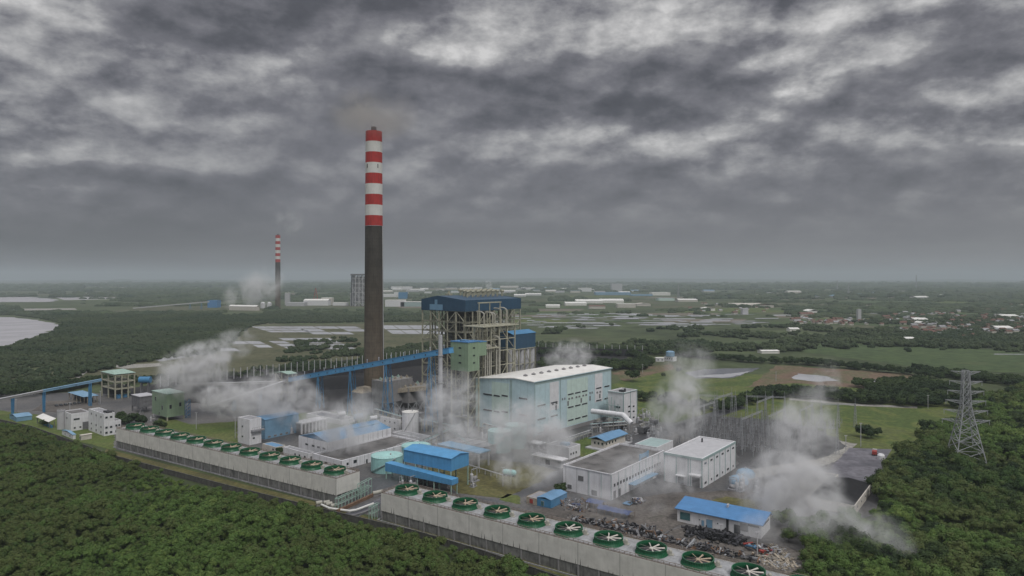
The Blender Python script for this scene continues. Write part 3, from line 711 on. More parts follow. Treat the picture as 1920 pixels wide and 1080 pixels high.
m = MB(); m.add([(Lb*.30, La*.30, 22), (Lb*.75, La*.30, 22), (Lb*.75, La*.85, 22), (Lb*.30, La*.85, 22), (Lb*.48, La*.5, 10), (Lb*.57, La*.5, 10), (Lb*.57, La*.65, 10), (Lb*.48, La*.65, 10)], [(0,4,5,1),(1,5,6,2),(2,6,7,3),(3,7,4,0),(4,7,6,5)]); m.build('furnace_hopper', M['dark'], e)
MB().box(Lb*.78, La*.25, 14, Lb*.96, La*.9, 62).build('rear_pass_casing', M['grey'], e)
m = MB()
for k in range(4): m.tube([(Lb*.15+k*3, La*.1, 20), (Lb*.15+k*3, La*.1, 48+k*4), (Lb*.3, La*.32, 52+k*5)], .7, 8)
m.build('feed_pipe', M['pipe'], e)
# roof-top plant: drums, silencers, rails
for k in range(22):
    m = MB(); xx = Lb*(.30+.030*k); yy = La*(.35+.12*(k % 3)); zz_ = zt+2.4-abs(yy-La*.62)*.08
    m.beam((xx, yy, zz_-1.2), (xx, yy, zz_+4.0), .7, .7, 8); m.beam((xx-1.6, yy, zz_+4.2), (xx+1.6, yy, zz_+4.2), 1.0, 1.0, 8); m.build('silencer', M['cream'], e)
for k, (u, v) in enumerate([(.28, .75), (.36, .45)]):
    m = MB(); m.box(Lb*u, La*v, zt+1.2, Lb*u+4, La*v+4, zt+4); m.beam((Lb*u+2, La*v+2, zt+4), (Lb*u+2, La*v+2, zt+6), .8, .8, 8); m.build('roof_house', M['cream'], e)
m = MB()
for z_ in (3.4, 4.4): m.beam((Lb*.38, La*.3, zt+z_), (Lb*.97, La*.3, zt+z_), .15)
for k in range(14): m.beam((Lb*(.38+.045*k), La*.3, zt+.8), (Lb*(.38+.045*k), La*.3, zt+4.4), .15)
m.build('roof_handrail', M['cream'], e)

# bunker bay between the boiler and the turbine hall: pipes, platforms, coal bunker columns
o2 = PD(905, 462)
b2 = B('pipe_rack_tower', 'cream steel pipe tower with hooked steam pipes in front of the boiler', 'pipe tower', Vector((o2[0], o2[1], 0)), 50, La=16, Lb=34)
m = MB(); lv2 = [0, 10, 20, 30, 40, 50, 58, 67]
frame_face(m, Vector((0, 0, 0)), X_, 34, lv2, 4, .7, .5, 8); frame_face(m, Vector((0, 16, 0)), X_, 34, lv2, 4, .6, .35, 9)
frame_face(m, Vector((0, 0, 0)), Y_, 16, lv2, 2, .7, .5, 10); frame_face(m, Vector((34, 0, 0)), Y_, 16, lv2, 2, .6, .5, 11)
m.build('steel_frame', M['cream'], b2.e)
MB().box(-1.5, -1.5, 67, 37, 17.5, 67.6).build('top_platform', M['cream'], b2.e)
MB().box(-5, -3, 52.5, 14, 17, 53.1).build('mid_platform', M['cream'], b2.e)
m = MB()
for (x0, y0, x1, y1) in ((-1.5, -1.5, 37, -1.5), (-1.5, -1.5, -1.5, 17.5), (37, -1.5, 37, 17.5)):
    for k in (.6, 1.2): m.beam((x0, y0, 67.6+k), (x1, y1, 67.6+k), .12)
m.build('handrail', M['cream'], b2.e)
def hook(x, y, z0, zt_, r, dx, dy, name='steam_pipe', mm='pipe'):
    pts = [(x, y, z0), (x, y, zt_-2)]
    for k in range(1, 6): a = math.pi/2*k/5; pts.append((x+dx*(1-math.cos(a)), y+dy*(1-math.cos(a)), zt_-2+2*math.sin(a)))
    pts.append((x+dx*1.8, y+dy*1.8, zt_))
    m = MB(); m.tube(pts, r, 8); m.build(name, M[mm], b2.e)
for k, x in enumerate((1.5, 3.6, 5.6, 7.4)): hook(x, -.9, 22, 56-k*.4, .45, -.2, 3)
hook(16, -1.0, 10, 60, .85, -.5, 4); hook(12.5, -1.4, 10, 54, .6, 1, 3)
for k, x in enumerate((9, 18, 20.5, 27, 33)): hook(x, 7, 67, 78+rnd.uniform(-2, 3), .5, .3, 4)
MB().box(3, 6.5, 83, 27, 7.5, 83.8).build('pipe_beam', M['cream'], b2.e)
for x in (4, 15, 26): MB().beam((x, 7, 67.6), (x, 7, 83), .5).build('pipe_post', M['cream'], b2.e)
o3 = PD(962, 505)
b3 = B('bunker_bay', 'dark blue clad bunker bay on grey columns at the right side of the boiler', 'bunker bay', Vector((o3[0], o3[1], 0)), 51, La=14, pr=1004)
zc = ylevel(656, 505); zd = ylevel(628, 505)
MB().ring(0, 0, b3.Lb, b3.La, zc, zd, .4).build('cladding', M['bluedk'], b3.e)
MB().gable(0, 0, b3.Lb, b3.La, zd, 2.2, 'x', .3, .5, .4).build('roof', M['bluesteel'], b3.e)
for i in range(5):
    xx = b3.Lb*(.04+.23*i); MB().lathe(xx, 3, [(1.5, 0), (1.5, 22), (2.6, 26), (2.6, zc)], 12).build('bunker', M['post'], b3.e)
m = MB(); frame_face(m, Vector((0, 0, 0)), X_, b3.Lb, [0, 12, 24, 36, zc], 4, .6, .6, 12); frame_face(m, Vector((b3.Lb, 0, 0)), Y_, b3.La, [0, 12, 24, 36, zc], 1, .6, .6, 13); m.build('steel_frame', M['cream'], b3.e)

# green transfer house on legs
o4 = PD(877.5, 440)
b = B('transfer_house', 'sage green boxy transfer house with blue roof raised on legs beside the boiler', 'transfer house', Vector((o4[0], o4[1], 0)), 50, 845, 899)
z0, z1 = ylevel(697, 440), ylevel(643, 440)
MB().box(0, 0, z0, b.Lb, b.La, z1).build('wall', M['sage'], b.e)
MB().box(-.3, -.3, z1+.01, b.Lb+.3, b.La+.3, z1+.5).build('roof', M['blue'], b.e)
m = MB(); m.box(b.Lb*.2, b.La*.3, z1+.5, b.Lb*.5, b.La*.6, z1+1.4); m.build('roof_hatch', M['blueroof'], b.e)
MB().box(b.Lb+.01, 1.0, z1-9.5, b.Lb+8, b.La-2, z1-.6).build('side_bay', M['sage'], b.e); MB().box(b.Lb+.3, .8, z1-.59, b.Lb+8.3, b.La-1.8, z1-.15).build('side_roof', M['blue'], b.e)
for z_ in (.25, .52, .80):
    win(b, 'L', b.La*.45, z0+(z1-z0)*z_*.95+.8, 2.6, 1.2, fr='sage'); win(b, 'R', b.Lb*.52, z0+(z1-z0)*z_*.95+.8, 2.0, 1.2, fr='sage')
for (x, y) in ((.4, .4), (b.Lb-.4, .4), (.4, b.La-.4), (b.Lb-.4, b.La-.4)): MB().box(x-.4, y-.4, 0, x+.4, y+.4, z0-.01).build('leg', M['cream'], b.e)
m = MB()
for k in range(4):
    a, c = z0*k/4, z0*(k+1)/4
    m.beam((.4, .2, a), (b.Lb-.4, .2, c), .35); m.beam((.2, .4, c), (.2, b.La-.4, a), .35); m.beam((0.4, .2, c), (b.Lb-.4, .2, c), .35); m.beam((.2, .4, c), (.2, b.La-.4, c), .35)
m.build('bracing', M['cream'], b.e)

# slim white vent stack
o5 = PD(826, 415); t5 = T('vent_stack', 'slim tall white vent stack standing in front of the green transfer house', 'stack', (o5[0], o5[1], 0))
zt5 = ylevel(628, 415); MB().lathe(0, 0, [(1.35, 0), (1.3, zt5*.5), (1.15, zt5)], 16, cap1=True).build('pipe', M['post'], t5, smooth=False)
for k in (.3, .55, .8): MB().lathe(0, 0, [(1.3, zt5*k), (1.7, zt5*k+.2), (1.7, zt5*k+.6), (1.25, zt5*k+.8)], 16).build('flange', M['grey'], t5)
m = MB()
for k in range(16): m.beam((-1.4, .3, zt5*k/16), (-1.4, -.3, zt5*(k+1)/16), .18)
m.build('ladder', M['galv'], t5)

# long blue coal conveyor
def conveyor(name, label, p, q, wd, ht, mg, mr, trest, mt, lamps=0, closed=True, walk=None):
    e = T(name, label, 'conveyor', (p[0], p[1], 0)); p = Vector(p); q = Vector(q); q = q-Vector((p[0], p[1], 0)); p = Vector((0, 0, p[2]))
    d = (q-p); dn = d.normalized(); s_ = Vector((-dn.y, dn.x, 0)).normalized()
    m = MB(); m.beam(p, q, wd, ht); m.build('gallery', M[mg], e)
    m = MB(); up = Vector((0, 0, ht/2+.12)); m.beam(p+up, q+up, wd+.5, .22); m.build('gallery_roof', M[mr], e)
    if closed:
        for k in range(1, int(d.length/11)):
            c = p+d*(k*11/d.length); w_ = MB(); w_.beam(c-dn*.45+s_*0-Vector((0, 0, .05)), c+dn*.45-Vector((0, 0, .05)), wd+.16, ht*.28); w_.build('window', M['dark'], e)
    for (f, wid, base) in trest:
        c = p+d*f; zt_ = c.z-ht/2-.1; m = MB()
        legs = []
        for sx in (-1, 1):
            for sy in (-1, 1):
                foot = Vector((c.x, c.y, 0))+s_*sx*wid+dn*sy*base; head = Vector((c.x, c.y, zt_))+s_*sx*wd*.45+dn*sy*.6
                l_ = MB(); l_.beam(foot, head, .42); l_.build('trestle_leg', M[mt], e); legs.append((foot, head))
        nb = max(1, int(zt_/11))
        for i in range(4):
            A, Bq = legs[i], legs[(i+2) % 4 if i < 2 else (i ^ 1)]
            for k in range(1, nb+1):
                u, v = k/nb, (k-1)/nb
                m.beam(A[0].lerp(A[1], u), Bq[0].lerp(Bq[1], u), .22); m.beam(A[0].lerp(A[1], v), Bq[0].lerp(Bq[1], u), .18)
        m.build('trestle_bracing', M[mt], e)
    for k in range(lamps):
        c = p+d*((k+.5)/lamps)+Vector((0, 0, ht/2+.2)); l_ = MB(); l_.beam(c, c+Vector((0, 0, 2.0)), .35); l_.ball(c+Vector((0, 0, 2.2)), .45, 6); l_.build('lamp', M['post'], e)
    return e
ca = PD(846, 435, 54.5); cb = PD(545, 551, 18.5)
conveyor('coal_conveyor', 'long bright blue inclined conveyor on blue trestles running past the striped chimney', ca, cb, 4.2, 3.4, 'skyblue', 'skyblue', [(.10, 2.6, 4.2), (.34, 2.4, 4.4), (.56, 2.2, 3.2), (.78, 2.0, 2.6)], 'bluesteel', 14)
o6 = PD(537, 556); b = B('transfer_tower', 'open steel transfer tower with flat roof at the low end of the blue conveyor', 'tower', Vector((PD(540, 550)[0], 550, 0)), 51, 517, 556)
zt6 = ylevel(702, 550); m = MB(); frame_face(m, Vector((0, 0, 0)), X_, b.Lb, [0, 8, 16, zt6], 2, .6, .5, 21); frame_face(m, Vector((0, 0, 0)), Y_, b.La, [0, 8, 16, zt6], 2, .6, .5, 22); m.build('steel_frame', M['cream'], b.e)
MB().box(.5, .5, 8, b.Lb-.5, b.La-.5, 17).build('wall', M['grey'], b.e); MB().gable(0, 0, b.Lb, b.La, zt6, 1.0, 'x', .3, .5, .6).build('roof', M['paleg'], b.e)
cc = PD(533, 548, 17.0); cd = PD(395, 505, 5.5)
conveyor('coal_conveyor', 'pale grey sloping conveyor dropping left from the transfer tower into the steam', cc, cd, 2.6, 1.8, 'grey', 'post', [(.35, 2, 1), (.7, 1.5, .8)], 'bluesteel', 0, False)
cc = PD(522, 560, 15.0); cd = PD(345, 520, 19)
conveyor('coal_conveyor', 'pale level pipe gallery behind the steam leading to the green box building', cd, cc, 2.2, 1.6, 'grey', 'post', [(.25, 1.6, .8), (.6, 1.6, .8)], 'galv', 0, False)
# left conveyor with pale and blue truss parts, open frame tower
th = 51; bb = Vector((math.cos(R(th)), math.sin(R(th)), 0)); A0 = PD(80, 511)
q0 = A0+bb*40; q0.z = 19.5; qm = A0.copy(); qm.z = 15.8; q2 = A0-bb*75; q2.z = 8.2
conveyor('belt_conveyor', 'blue truss conveyor sloping up to the open green frame tower at left', qm, q0, 2.2, 1.5, 'bluegrey', 'bluegrey', [(.02, 1.0, .3), (.80, 1.2, .6)], 'bluesteel', 0, True)
conveyor('belt_conveyor', 'pale grey low conveyor entering from the left edge of the picture', q2, qm, 2.2, 1.4, 'grey', 'post', [(.25, 1.0, .3), (.5, .8, .3), (.75, 1, .3)], 'bluesteel', 0, False)
b = B('frame_tower', 'three storey open frame tower in pale yellow green with a flat hipped roof', 'tower', (216, 749), 51, 191, 252)
hh = b.h(702); m = MB()
for z_ in (.42, .70, .97): m.box(-.3, -.3, hh*z_-.9, b.Lb+.3, b.La+.3, hh*z_-.1)
m.build('floor_slab', M['cream'], b.e)
for i in range(4):
    for j in range(3): MB().box(b.Lb*i/3-.45, b.La*j/2-.45, 0, b.Lb*i/3+.45, b.La*j/2+.45, hh).build('column', M['cream'], b.e)
m = MB(); m.add([(-1, -1, hh), (b.Lb+1, -1, hh), (b.Lb+1, b.La+1, hh), (-1, b.La+1, hh), (2.5, b.La*.4, hh+2), (b.Lb-2.5, b.La*.4, hh+2), (b.Lb-2.5, b.La*.6, hh+2), (2.5, b.La*.6, hh+2)], [(0,1,5,4),(1,2,6,5),(2,3,7,6),(3,0,4,7),(4,5,6,7),(3,2,1,0)]); m.build('roof', M['paleg'], b.e)
for (x, y, z_, s_) in ((3, 3, 0, 3.5), (8, 4, 0, 3), (5, 5, hh*.42, 3), (10, 3, hh*.42, 2.6), (4, 3, hh*.7, 2.5)):
    if x < b.Lb-2: MB().box(x, y, z_, x+s_, y+s_, z_+s_*.9).build('machine', M['bluesteel' if z_ == 0 else 'mid'], b.e)
MB().box(.5, b.La*.5, hh*.1, b.Lb-.5, b.La-.5, hh*.38).build('inner_wall', M['dark'], b.e)

# grey precipitator casings and ducts below the chimney
def esp(label, near, th, pl, Lb, z0, z1, rows, cols):
    b = B('precipitator', label, 'precipitator', near, th, pl, Lb=Lb, group='grey precipitators below the chimney'); La = b.La
    MB().box(0, 0, z0, b.Lb, La, z1).build('casing', M['grey'], b.e)
    for i in range(cols):
        for j in range(rows):
            x0, x1 = b.Lb*i/cols+.1, b.Lb*(i+1)/cols-.1; y0, y1 = La*j/rows+.1, La*(j+1)/rows-.1; xc, yc = (x0+x1)/2, (y0+y1)/2
            m = MB(); m.add([(x0, y0, z0), (x1, y0, z0), (x1, y1, z0), (x0, y1, z0), (xc-.6, yc-.6, z0-5), (xc+.6, yc-.6, z0-5), (xc+.6, yc+.6, z0-5), (xc-.6, yc+.6, z0-5)], [(0,4,5,1),(1,5,6,2),(2,6,7,3),(3,7,4,0),(4,7,6,5)]); m.build('hopper', M['mid'], b.e)
    for x in [b.Lb*i/cols for i in range(cols+1)]:
        for y in (0.3, La-.3):
            MB().beam((x, y, 0), (x, y, z0), .5).build('leg', M['galv'], b.e)
    m = MB()
    for i in range(cols): m.beam((b.Lb*i/cols, .3, 0), (b.Lb*(i+1)/cols, .3, z0), .3); m.beam((b.Lb*(i+1)/cols, .3, 0), (b.Lb*i/cols, .3, z0), .3)
    m.build('bracing', M['galv'], b.e)
    for i in range(cols*3):
        m = MB(); x, y = b.Lb*(i+.5)/(cols*3), La*(.3+.4*(i % 2)); m.box(x-.7, y-.7, z1, x+.7, y+.7, z1+1.3); m.beam((x, y, z1+1.3), (x, y, z1+2.0), .4, .4, 6); m.build('rectifier', M['paleg' if i % 2 else 'rubble'], b.e)
    m = MB()
    for z_ in (.6, 1.2): m.beam((0, 0, z1+z_), (b.Lb, 0, z1+z_), .12); m.beam((0, 0, z1+z_), (0, La, z1+z_), .12)
    m.build('handrail', M['cream'], b.e); return b
b = esp('large grey precipitator casing on legs with hoppers, behind the blue trestle', (724, 784), 52, 697, 26, 10.5, ylevel(716, 490), 2, 3)
m = MB(); z1 = ylevel(716, 490)      # sloping inlet nozzle toward the boiler
m.add([(26, 1, 11), (26, b.La-1, 11), (26, b.La-1, z1-1), (26, 1, z1-1), (34, 4, 14), (34, b.La-4, 14), (34, b.La-4, 19), (34, 4, 19)], [(0,4,5,1),(1,5,6,2),(2,6,7,3),(3,7,4,0)]); m.build('inlet_nozzle', M['grey'], b.e)
b = esp('lower grey precipitator with stained top between chimney and boiler', PD(766, 498), 52, 738, 24, 9, 20, 2, 3)
b = B('ash_house', 'small grey ash house with a sloping beige roof left of the precipitators', 'ash house', (679, 782), 52, 659, 700)
h = b.h(738); MB().box(0, 0, 5, b.Lb, b.La, h).build('wall', M['grey'], b.e)
m = MB(); m.add([(0, 0, h), (b.Lb, 0, h), (b.Lb, b.La, h), (0, b.La, h), (b.Lb*.25, b.La*.25, h+3.5), (b.Lb, b.La*.25, h+3.5), (b.Lb, b.La*.8, h+3.5), (b.Lb*.25, b.La*.8, h+3.5)], [(0,1,5,4),(1,2,6,5),(2,3,7,6),(3,0,4,7),(4,5,6,7)]); m.build('roof', M['rubble'], b.e)
for (x, y) in ((.3, .3), (b.Lb-.3, .3), (.3, b.La-.3), (b.Lb-.3, b.La-.3)): MB().box(x-.3, y-.3, 0, x+.3, y+.3, 5).build('leg', M['mid'], b.e)
e = T('flue_duct', 'big square grey flue ducts joining the precipitators to the striped chimney', 'duct', PD(720, 505))
m = MB(); o = PD(720, 505); f = lambda px, D, z: PD(px, D, z)-Vector((o[0], o[1], 0))
m.beam(f(712, 512, 12), f(790, 515, 13), 6, 6); m.build('duct', M['grey'], e); m = MB(); m.beam(f(790, 515, 13), f(850, 500, 17), 5.5, 5.5); m.build('duct', M['grey'], e)
m = MB(); m.beam(f(745, 500, 18), f(800, 500, 20), 3, 3); m.build('duct', M['rubble'], e)
for px in (735, 760, 785, 812, 838): MB().beam(f(px, 511, 0), f(px, 511, 10), .7).build('support', M['mid'], e)
for k, (px, D, w_, h_) in enumerate([(812, 470, 8, 10), (848, 468, 9, 14), (775, 470, 7, 6), (862, 452, 6, 8), (800, 452, 5, 5)]):
    bq = B('fan_house', ['grey fan house under the boiler frame, leftmost', 'taller grey machinery house under the boiler frame', 'small low grey machinery hut by the white tank', 'grey mill casing below the green transfer house', 'low grey pump hut at the foot of the vent stack'][k], 'machinery house', PD(px, D), 51, La=w_, Lb=w_*1.4)
    MB().box(0, 0, 0, bq.Lb, bq.La, h_).build('wall', M[['grey', 'mid', 'grey', 'mid', 'grey'][k]], bq.e); MB().box(-.3, -.3, h_+.01, bq.Lb+.3, bq.La+.3, h_+.4).build('roof', M['roofgrey'], bq.e)
    MB().beam((bq.Lb*.5, -.6, h_*.6), (bq.Lb*.5, -3, 1), 1.2, 1.2, 8).build('pipe', M['galv'], bq.e)
    win(bq, 'R', bq.Lb*.25, 1.6, 1.6, 2.6, 'mid', 'door')

# ------------------------------------------------------------------ tanks
def tank(label, x, y, r, h, mm, mt, cone=.9, group=None, stair=True):
    e = T('storage_tank', label, 'tank', (x, y, 0), 0, group)
    MB().lathe(0, 0, [(r, 0), (r, h)], 40).build('shell', M[mm], e, smooth=True)
    MB().lathe(0, 0, [(r+.12, h-.15), (r+.12, h+.05), (r*.5, h+cone*.6), (.02, h+cone)], 40).build('roof', M[mt], e)
    m = MB()
    for k in range(36): a = 2*math.pi*k/36; m.beam((r*math.cos(a), r*math.sin(a), h), (r*math.cos(a), r*math.sin(a), h+1.0), .08)
    m.lathe(0, 0, [(r, h+1.0), (r+.08, h+1.05), (r, h+1.1)], 36); m.build('handrail', M['post'], e)
    if stair:
        m = MB()
        for k in range(24):
            a = R(-150+k*4.2); a2 = R(-150+(k+1)*4.2)
            m.beam(((r+.5)*math.cos(a), (r+.5)*math.sin(a), h*k/24), ((r+.5)*math.cos(a2), (r+.5)*math.sin(a2), h*(k+1)/24), .7, .15)
        m.build('stair', M['galv'], e)
    m = MB(); m.beam((r*.3, -r*.3, h+cone*.5), (r*.3, -r*.3, h+cone+.8), .35, .35, 8); m.build('vent', M['post'], e)
    return e
p = G(720, 889); tank('aqua green round tank left of the blue conveyor shed', p[0], p[1]+8.0, 8.2, 7.8, 'tank', 'tanktop')
p = G(783, 868); tank('aqua green round tank almost hidden behind the big blue shed', p[0]-2, p[1]+8, 8.0, 7.8, 'tank', 'tanktop')
p = G(936, 850); tank('aqua tank in front of the turbine hall corner, left and nearer of two', p[0], p[1]+6, 6.7, 12.0, 'tank', 'tanktop')
p = G(967, 842); tank('aqua tank in front of the turbine hall corner, taller looking right one', p[0], p[1]+6, 6.5, 13.2, 'tank', 'tanktop')
p = G(767, 823); tank('white upright tank with outside stair beside the long blue roofed hall', p[0], p[1]+5, 5.2, 16.2, 'white', 'rooflight', .6)
p = G(110, 806); tank('small pale grey cylindrical tank beside the white office buildings at far left', p[0], p[1]+2.4, 2.3, 12.0, 'post', 'roofgrey', .3, None, False)
p = G(955, 893); e = T('pressure_vessel', 'pale aqua horizontal vessel on saddles on the dry lawn', 'vessel', p, R(-22))
m = MB(); m.beam((-2.4, 0, 2.0), (2.4, 0, 2.0), 1.5, 1.5, 16); m.ball((-2.4, 0, 2.0), 1.48, 12); m.ball((2.4, 0, 2.0), 1.48, 12); m.build('shell', M['tank'], e)
for k in (-1.6, 1.6): MB().box(k-.25, -1.1, 0, k+.25, 1.1, .9).build('saddle', M['post'], e)
e = T('pipeline', 'thin white raised pipeline crossing the dry lawn to the aqua vessel', 'pipeline', (0, 0, 0))
l = [G(878, 880)+Vector((0, 0, 2.5)), G(943, 900)+Vector((0, 0, 2.5))]; m = MB(); m.tube(l, .28, 8); m.build('pipe', M['post'], e)
for k in range(7): c = l[0].lerp(l[1], k/6); MB().beam((c.x, c.y, 0), (c.x, c.y, 2.5 if k < 6 else 2.4), .3).build('support', M['post'], e)

# ------------------------------------------------------------------ coal shed and buildings in the middle of the yard
b = B('coal_shed', 'big bright blue box shed with pitched roof raised on posts above the tanks', 'shed', (846, 922), 55, 757, 879)
z0, z1 = b.h(884), b.h(861)
MB().ring(0, 0, b.Lb, b.La, z0, z1, .3).build('cladding', M['skyblue'], b.e); MB().gable(0, 0, b.Lb, b.La, z1, 1.3, 'y', .25, .5, .3).build('roof', M['skyblue'], b.e)
MB().add([(0,.1,z1),(b.Lb/2,.1,z1+1.3),(b.Lb,.1,z1),(0,b.La-.1,z1),(b.Lb/2,b.La-.1,z1+1.3),(b.Lb,b.La-.1,z1)],[(0,2,1),(3,4,5)]).build('gable_panel', M['blue'], b.e)
for k in range(5):
    for x in (.3, b.Lb-.3): MB().beam((x, .4+(b.La-.8)*k/4, 0), (x, .4+(b.La-.8)*k/4, z0), .5).build('post', M['paleg'], b.e)
m = MB()
for k in range(4):
    y0_, y1_ = .4+(b.La-.8)*k/4, .4+(b.La-.8)*(k+1)/4; m.beam((.3, y0_, 0), (.3, y1_, z0), .2); m.beam((.3, y0_, z0*.55), (.3, y1_, z0*.55), .25)
m.build('bracing', M['mid'], b.e)
m = MB()
for k in range(3): m.box(3, 5+k*8, 0, 9, 9+k*8, 4.5)
m.build('machinery', M['mid'], b.e)
b = B('conveyor_gallery', 'low bright blue covered gallery on posts in front of the aqua tank', 'gallery', (847, 931), 52.5, 722, Lb=4.5)
z0, z1 = b.h(910), b.h(900); La = b.La
m = MB(); m.add([(0, 0, z0), (b.Lb, 0, z0), (b.Lb, La, z0-1.2), (0, La, z0-1.2), (0, 0, z1), (b.Lb, 0, z1), (b.Lb, La, z1+.5), (0, La, z1+.5)], [(0,3,2,1),(4,5,6,7),(0,1,5,4),(1,2,6,5),(2,3,7,6),(3,0,4,7)]); m.build('gallery', M['skyblue'], b.e)
for k in range(5):
    for x in (.3, b.Lb-.3): MB().beam((x, .6+(La-1.2)*k/4, 0), (x, .6+(La-1.2)*k/4, z0-.3*k), .4).build('post', M['paleg'], b.e)
m = MB(); m.gable(0, 0, b.Lb, La, z1+.04, .5, 'y', .12, .5, .25)
b = B('steel_shelter', 'white framed open shelter with pale grey roof behind the blue shed', 'shelter', (898, 879), 50, 822, 918)
h = b.h(851); MB().box(-.5, -.5, h, b.Lb+.5, b.La+.5, h+.5).build('roof', M['bluegrey'], b.e)
for x in (.3, b.Lb-.3):
    for k in range(4): MB().box(x-.4, .1+(b.La-1)*k/3, 0, x+.4, .9+(b.La-1)*k/3, h-.01).build('post', M['post'], b.e)
MB().box(2, 6, 0, b.Lb-2, b.La-3, 4).build('machinery', M['grey'], b.e)
b = B('pump_house', 'long low grey machinery roof between the shelter and the vent stack', 'pump house', (905, 858), 50, 838, 935)
flat(b, 5.5, 'grey', 'roofgrey', .4)
m = MB()
for k in range(3): m.beam((0, b.La*(.3+.3*k), 5.7), (b.Lb, b.La*(.3+.3*k), 5.7), .4)
m.build('roof_rib', M['post'], b.e); [win(b, 'L', b.La*k/6, 2.6, 2, 2) for k in range(1, 6)]

b = B('water_treatment_hall', 'long white hall with faded blue pitched roof, steam drifting over its left end', 'hall', (614, 861), 52, 560, 734)
h = 9.2; La, Lb = b.La, b.Lb
MB().ring(0, 0, Lb, La, 0, h).build('wall', M['whitepanel'], b.e)
MB().gable(.6, .6, Lb-.6, La-.6, h-.2, 3.2, 'x', .25, .5, .3).build('roof', M['blueroof'], b.e)
m = MB(); m.box(Lb*.42, La*.30, h+1.9, Lb*.95, La*.36, h+2.5); m.build('roof_light', M['bluegrey'], b.e)
MB().add([(.9, .9, h), (.9, La/2, h+2.9), (.9, La-.9, h), (Lb-.9, .9, h), (Lb-.9, La/2, h+2.9), (Lb-.9, La-.9, h)], [(0,1,2),(5,4,3)]).build('gable_panel', M['blueroof'], b.e)
for u in (3, 8, 13, 19): 
    if u < La: win(b, 'L', u, 5.5, 2.6, 1.1)
m = MB()
for k in range(14): m.beam((Lb*k/13, -.06, .3), (Lb*k/13, -.06, h), .14)
m.build('drainpipe', M['grey'], b.e)
b = B('basin_building', 'low white walled building with dark wet flat roof beside the aqua tank', 'building', (640, 882), 52, 587, 787)
La, Lb = b.La, b.Lb; MB().ring(0, 0, Lb, La, 0, 5.0, .8).build('wall', M['whitepanel'], b.e); MB().box(.82, .82, 3.6, Lb-.82, La-.82, 4.1).build('roof', M['roofdark'], b.e)
for u, w_, hh_, z_ in ((4, 1.4, 1.4, 2.6), (9, 2.2, 1.8, 2.8), (17, 1.2, 2.4, 1.2), (30, 1.4, 1.4, 2.6), (44, 1.4, 1.4, 2.6)): win(b, 'R', u, z_, w_, hh_)
for u in (5, 13): win(b, 'L', u, 1.8, 2.4, 1.4)
m = MB()
for k in range(12): m.beam((Lb*k/11, -.05, .2), (Lb*k/11, -.05, 5), .12)
m.build('drainpipe', M['grey'], b.e)
b = B('filter_house', 'small flat roofed white house between fan stacks and the long hall', 'building', (578, 866), 52, 531, 590); flat(b, 4.6, 'white', 'roofgrey', .5)
for u in (3, 8, 12): win(b, 'L', u, 2.2, 1.4, 1.4)
win(b, 'R', 1.8, 1.6, 1.2, 2.2, 'mid', 'door')
b = B('blue_hall', 'tall blue clad rectangular hall in steam beside the white stair tower', 'hall', (497, 824), 53, La=14, pr=560)
h = b.h(788); MB().ring(0, 0, b.Lb, b.La, 0, h, .3).build('wall', M['bluegrey'], b.e); MB().gable(0, 0, b.Lb, b.La, h, 1.2, 'x', .25, .5, .3).build('roof', M['blueroof'], b.e)
MB().add([(0.05,0,h),(0.05,b.La/2,h+1.2),(.05,b.La,h),(b.Lb-.05,0,h),(b.Lb-.05,b.La/2,h+1.2),(b.Lb-.05,b.La,h)],[(0,1,2),(5,4,3)]).build('gable_panel', M['bluegrey'], b.e)
for k in range(6): win(b, 'R', 3+k*4.2, 1.2, 2, 1.2, 'mid')
b = B('stair_tower', 'white tall stair tower block with outside balcony left of the blue hall', 'building', (468, 835), 52, 446, 490)
h = b.h(787); flat(b, h, 'white', 'roofgrey', .5)
for z_ in (.28, .68): win(b, 'L', b.La*.6, h*z_, 1.5, 1.1)
win(b, 'R', b.Lb*.35, h*.25, 1.5, 1.1); MB().box(b.Lb*.1, -2.0, h*.52, b.Lb+1, -.02, h*.58).build('balcony', M['roofgrey'], b.e)
m = MB()
for k in range(7): m.beam((b.Lb*.1+k*(b.Lb*.9)/6, -1.9, h*.58), (b.Lb*.1+k*(b.Lb*.9)/6, -1.9, h*.68), .1)
m.beam((b.Lb*.1, -1.9, h*.68), (b.Lb+1, -1.9, h*.68), .12); m.build('handrail', M['galv'], b.e)
b = B('colonnade_building', 'low white building with a row of square columns right of the blue hall', 'building', (566, 814), 52, La=9, pr=612)
h = 7; MB().box(0, 1.5, 0, b.Lb, b.La, h-.8).build('wall', M['grey'], b.e); MB().box(-.4, -.4, h-.79, b.Lb+.4, b.La+.4, h).build('roof', M['white'], b.e)
for k in range(8): MB().box(b.Lb*k/7-.5, -.2, 0, b.Lb*k/7+.5, .8, h-.8).build('column', M['white'], b.e)
b = B('basin_building', 'pale low rectangular basin with white rim behind the long blue roofed hall', 'basin', (640, 797), 52, 575, 668); MB().ring(0, 0, b.Lb, b.La, 0, 3.2, .9).build('wall', M['white'], b.e); MB().box(.95, .95, .1, b.Lb-.95, b.La-.95, 2.2).build('water', M['darkwater'], b.e)
b = B('office_block', 'small white office block with three square windows beside the white upright tank', 'building', (748, 812), 52, 713, 752); h = 8.5; flat(b, h, 'white', 'rubble', .5)
for k in range(3): win(b, 'L', b.La*(.22+.26*k), h-2.3, 1.4, 1.2)
for k in range(3): win(b, 'L', b.La*(.22+.26*k), 2.3, 1.4, 1.2)
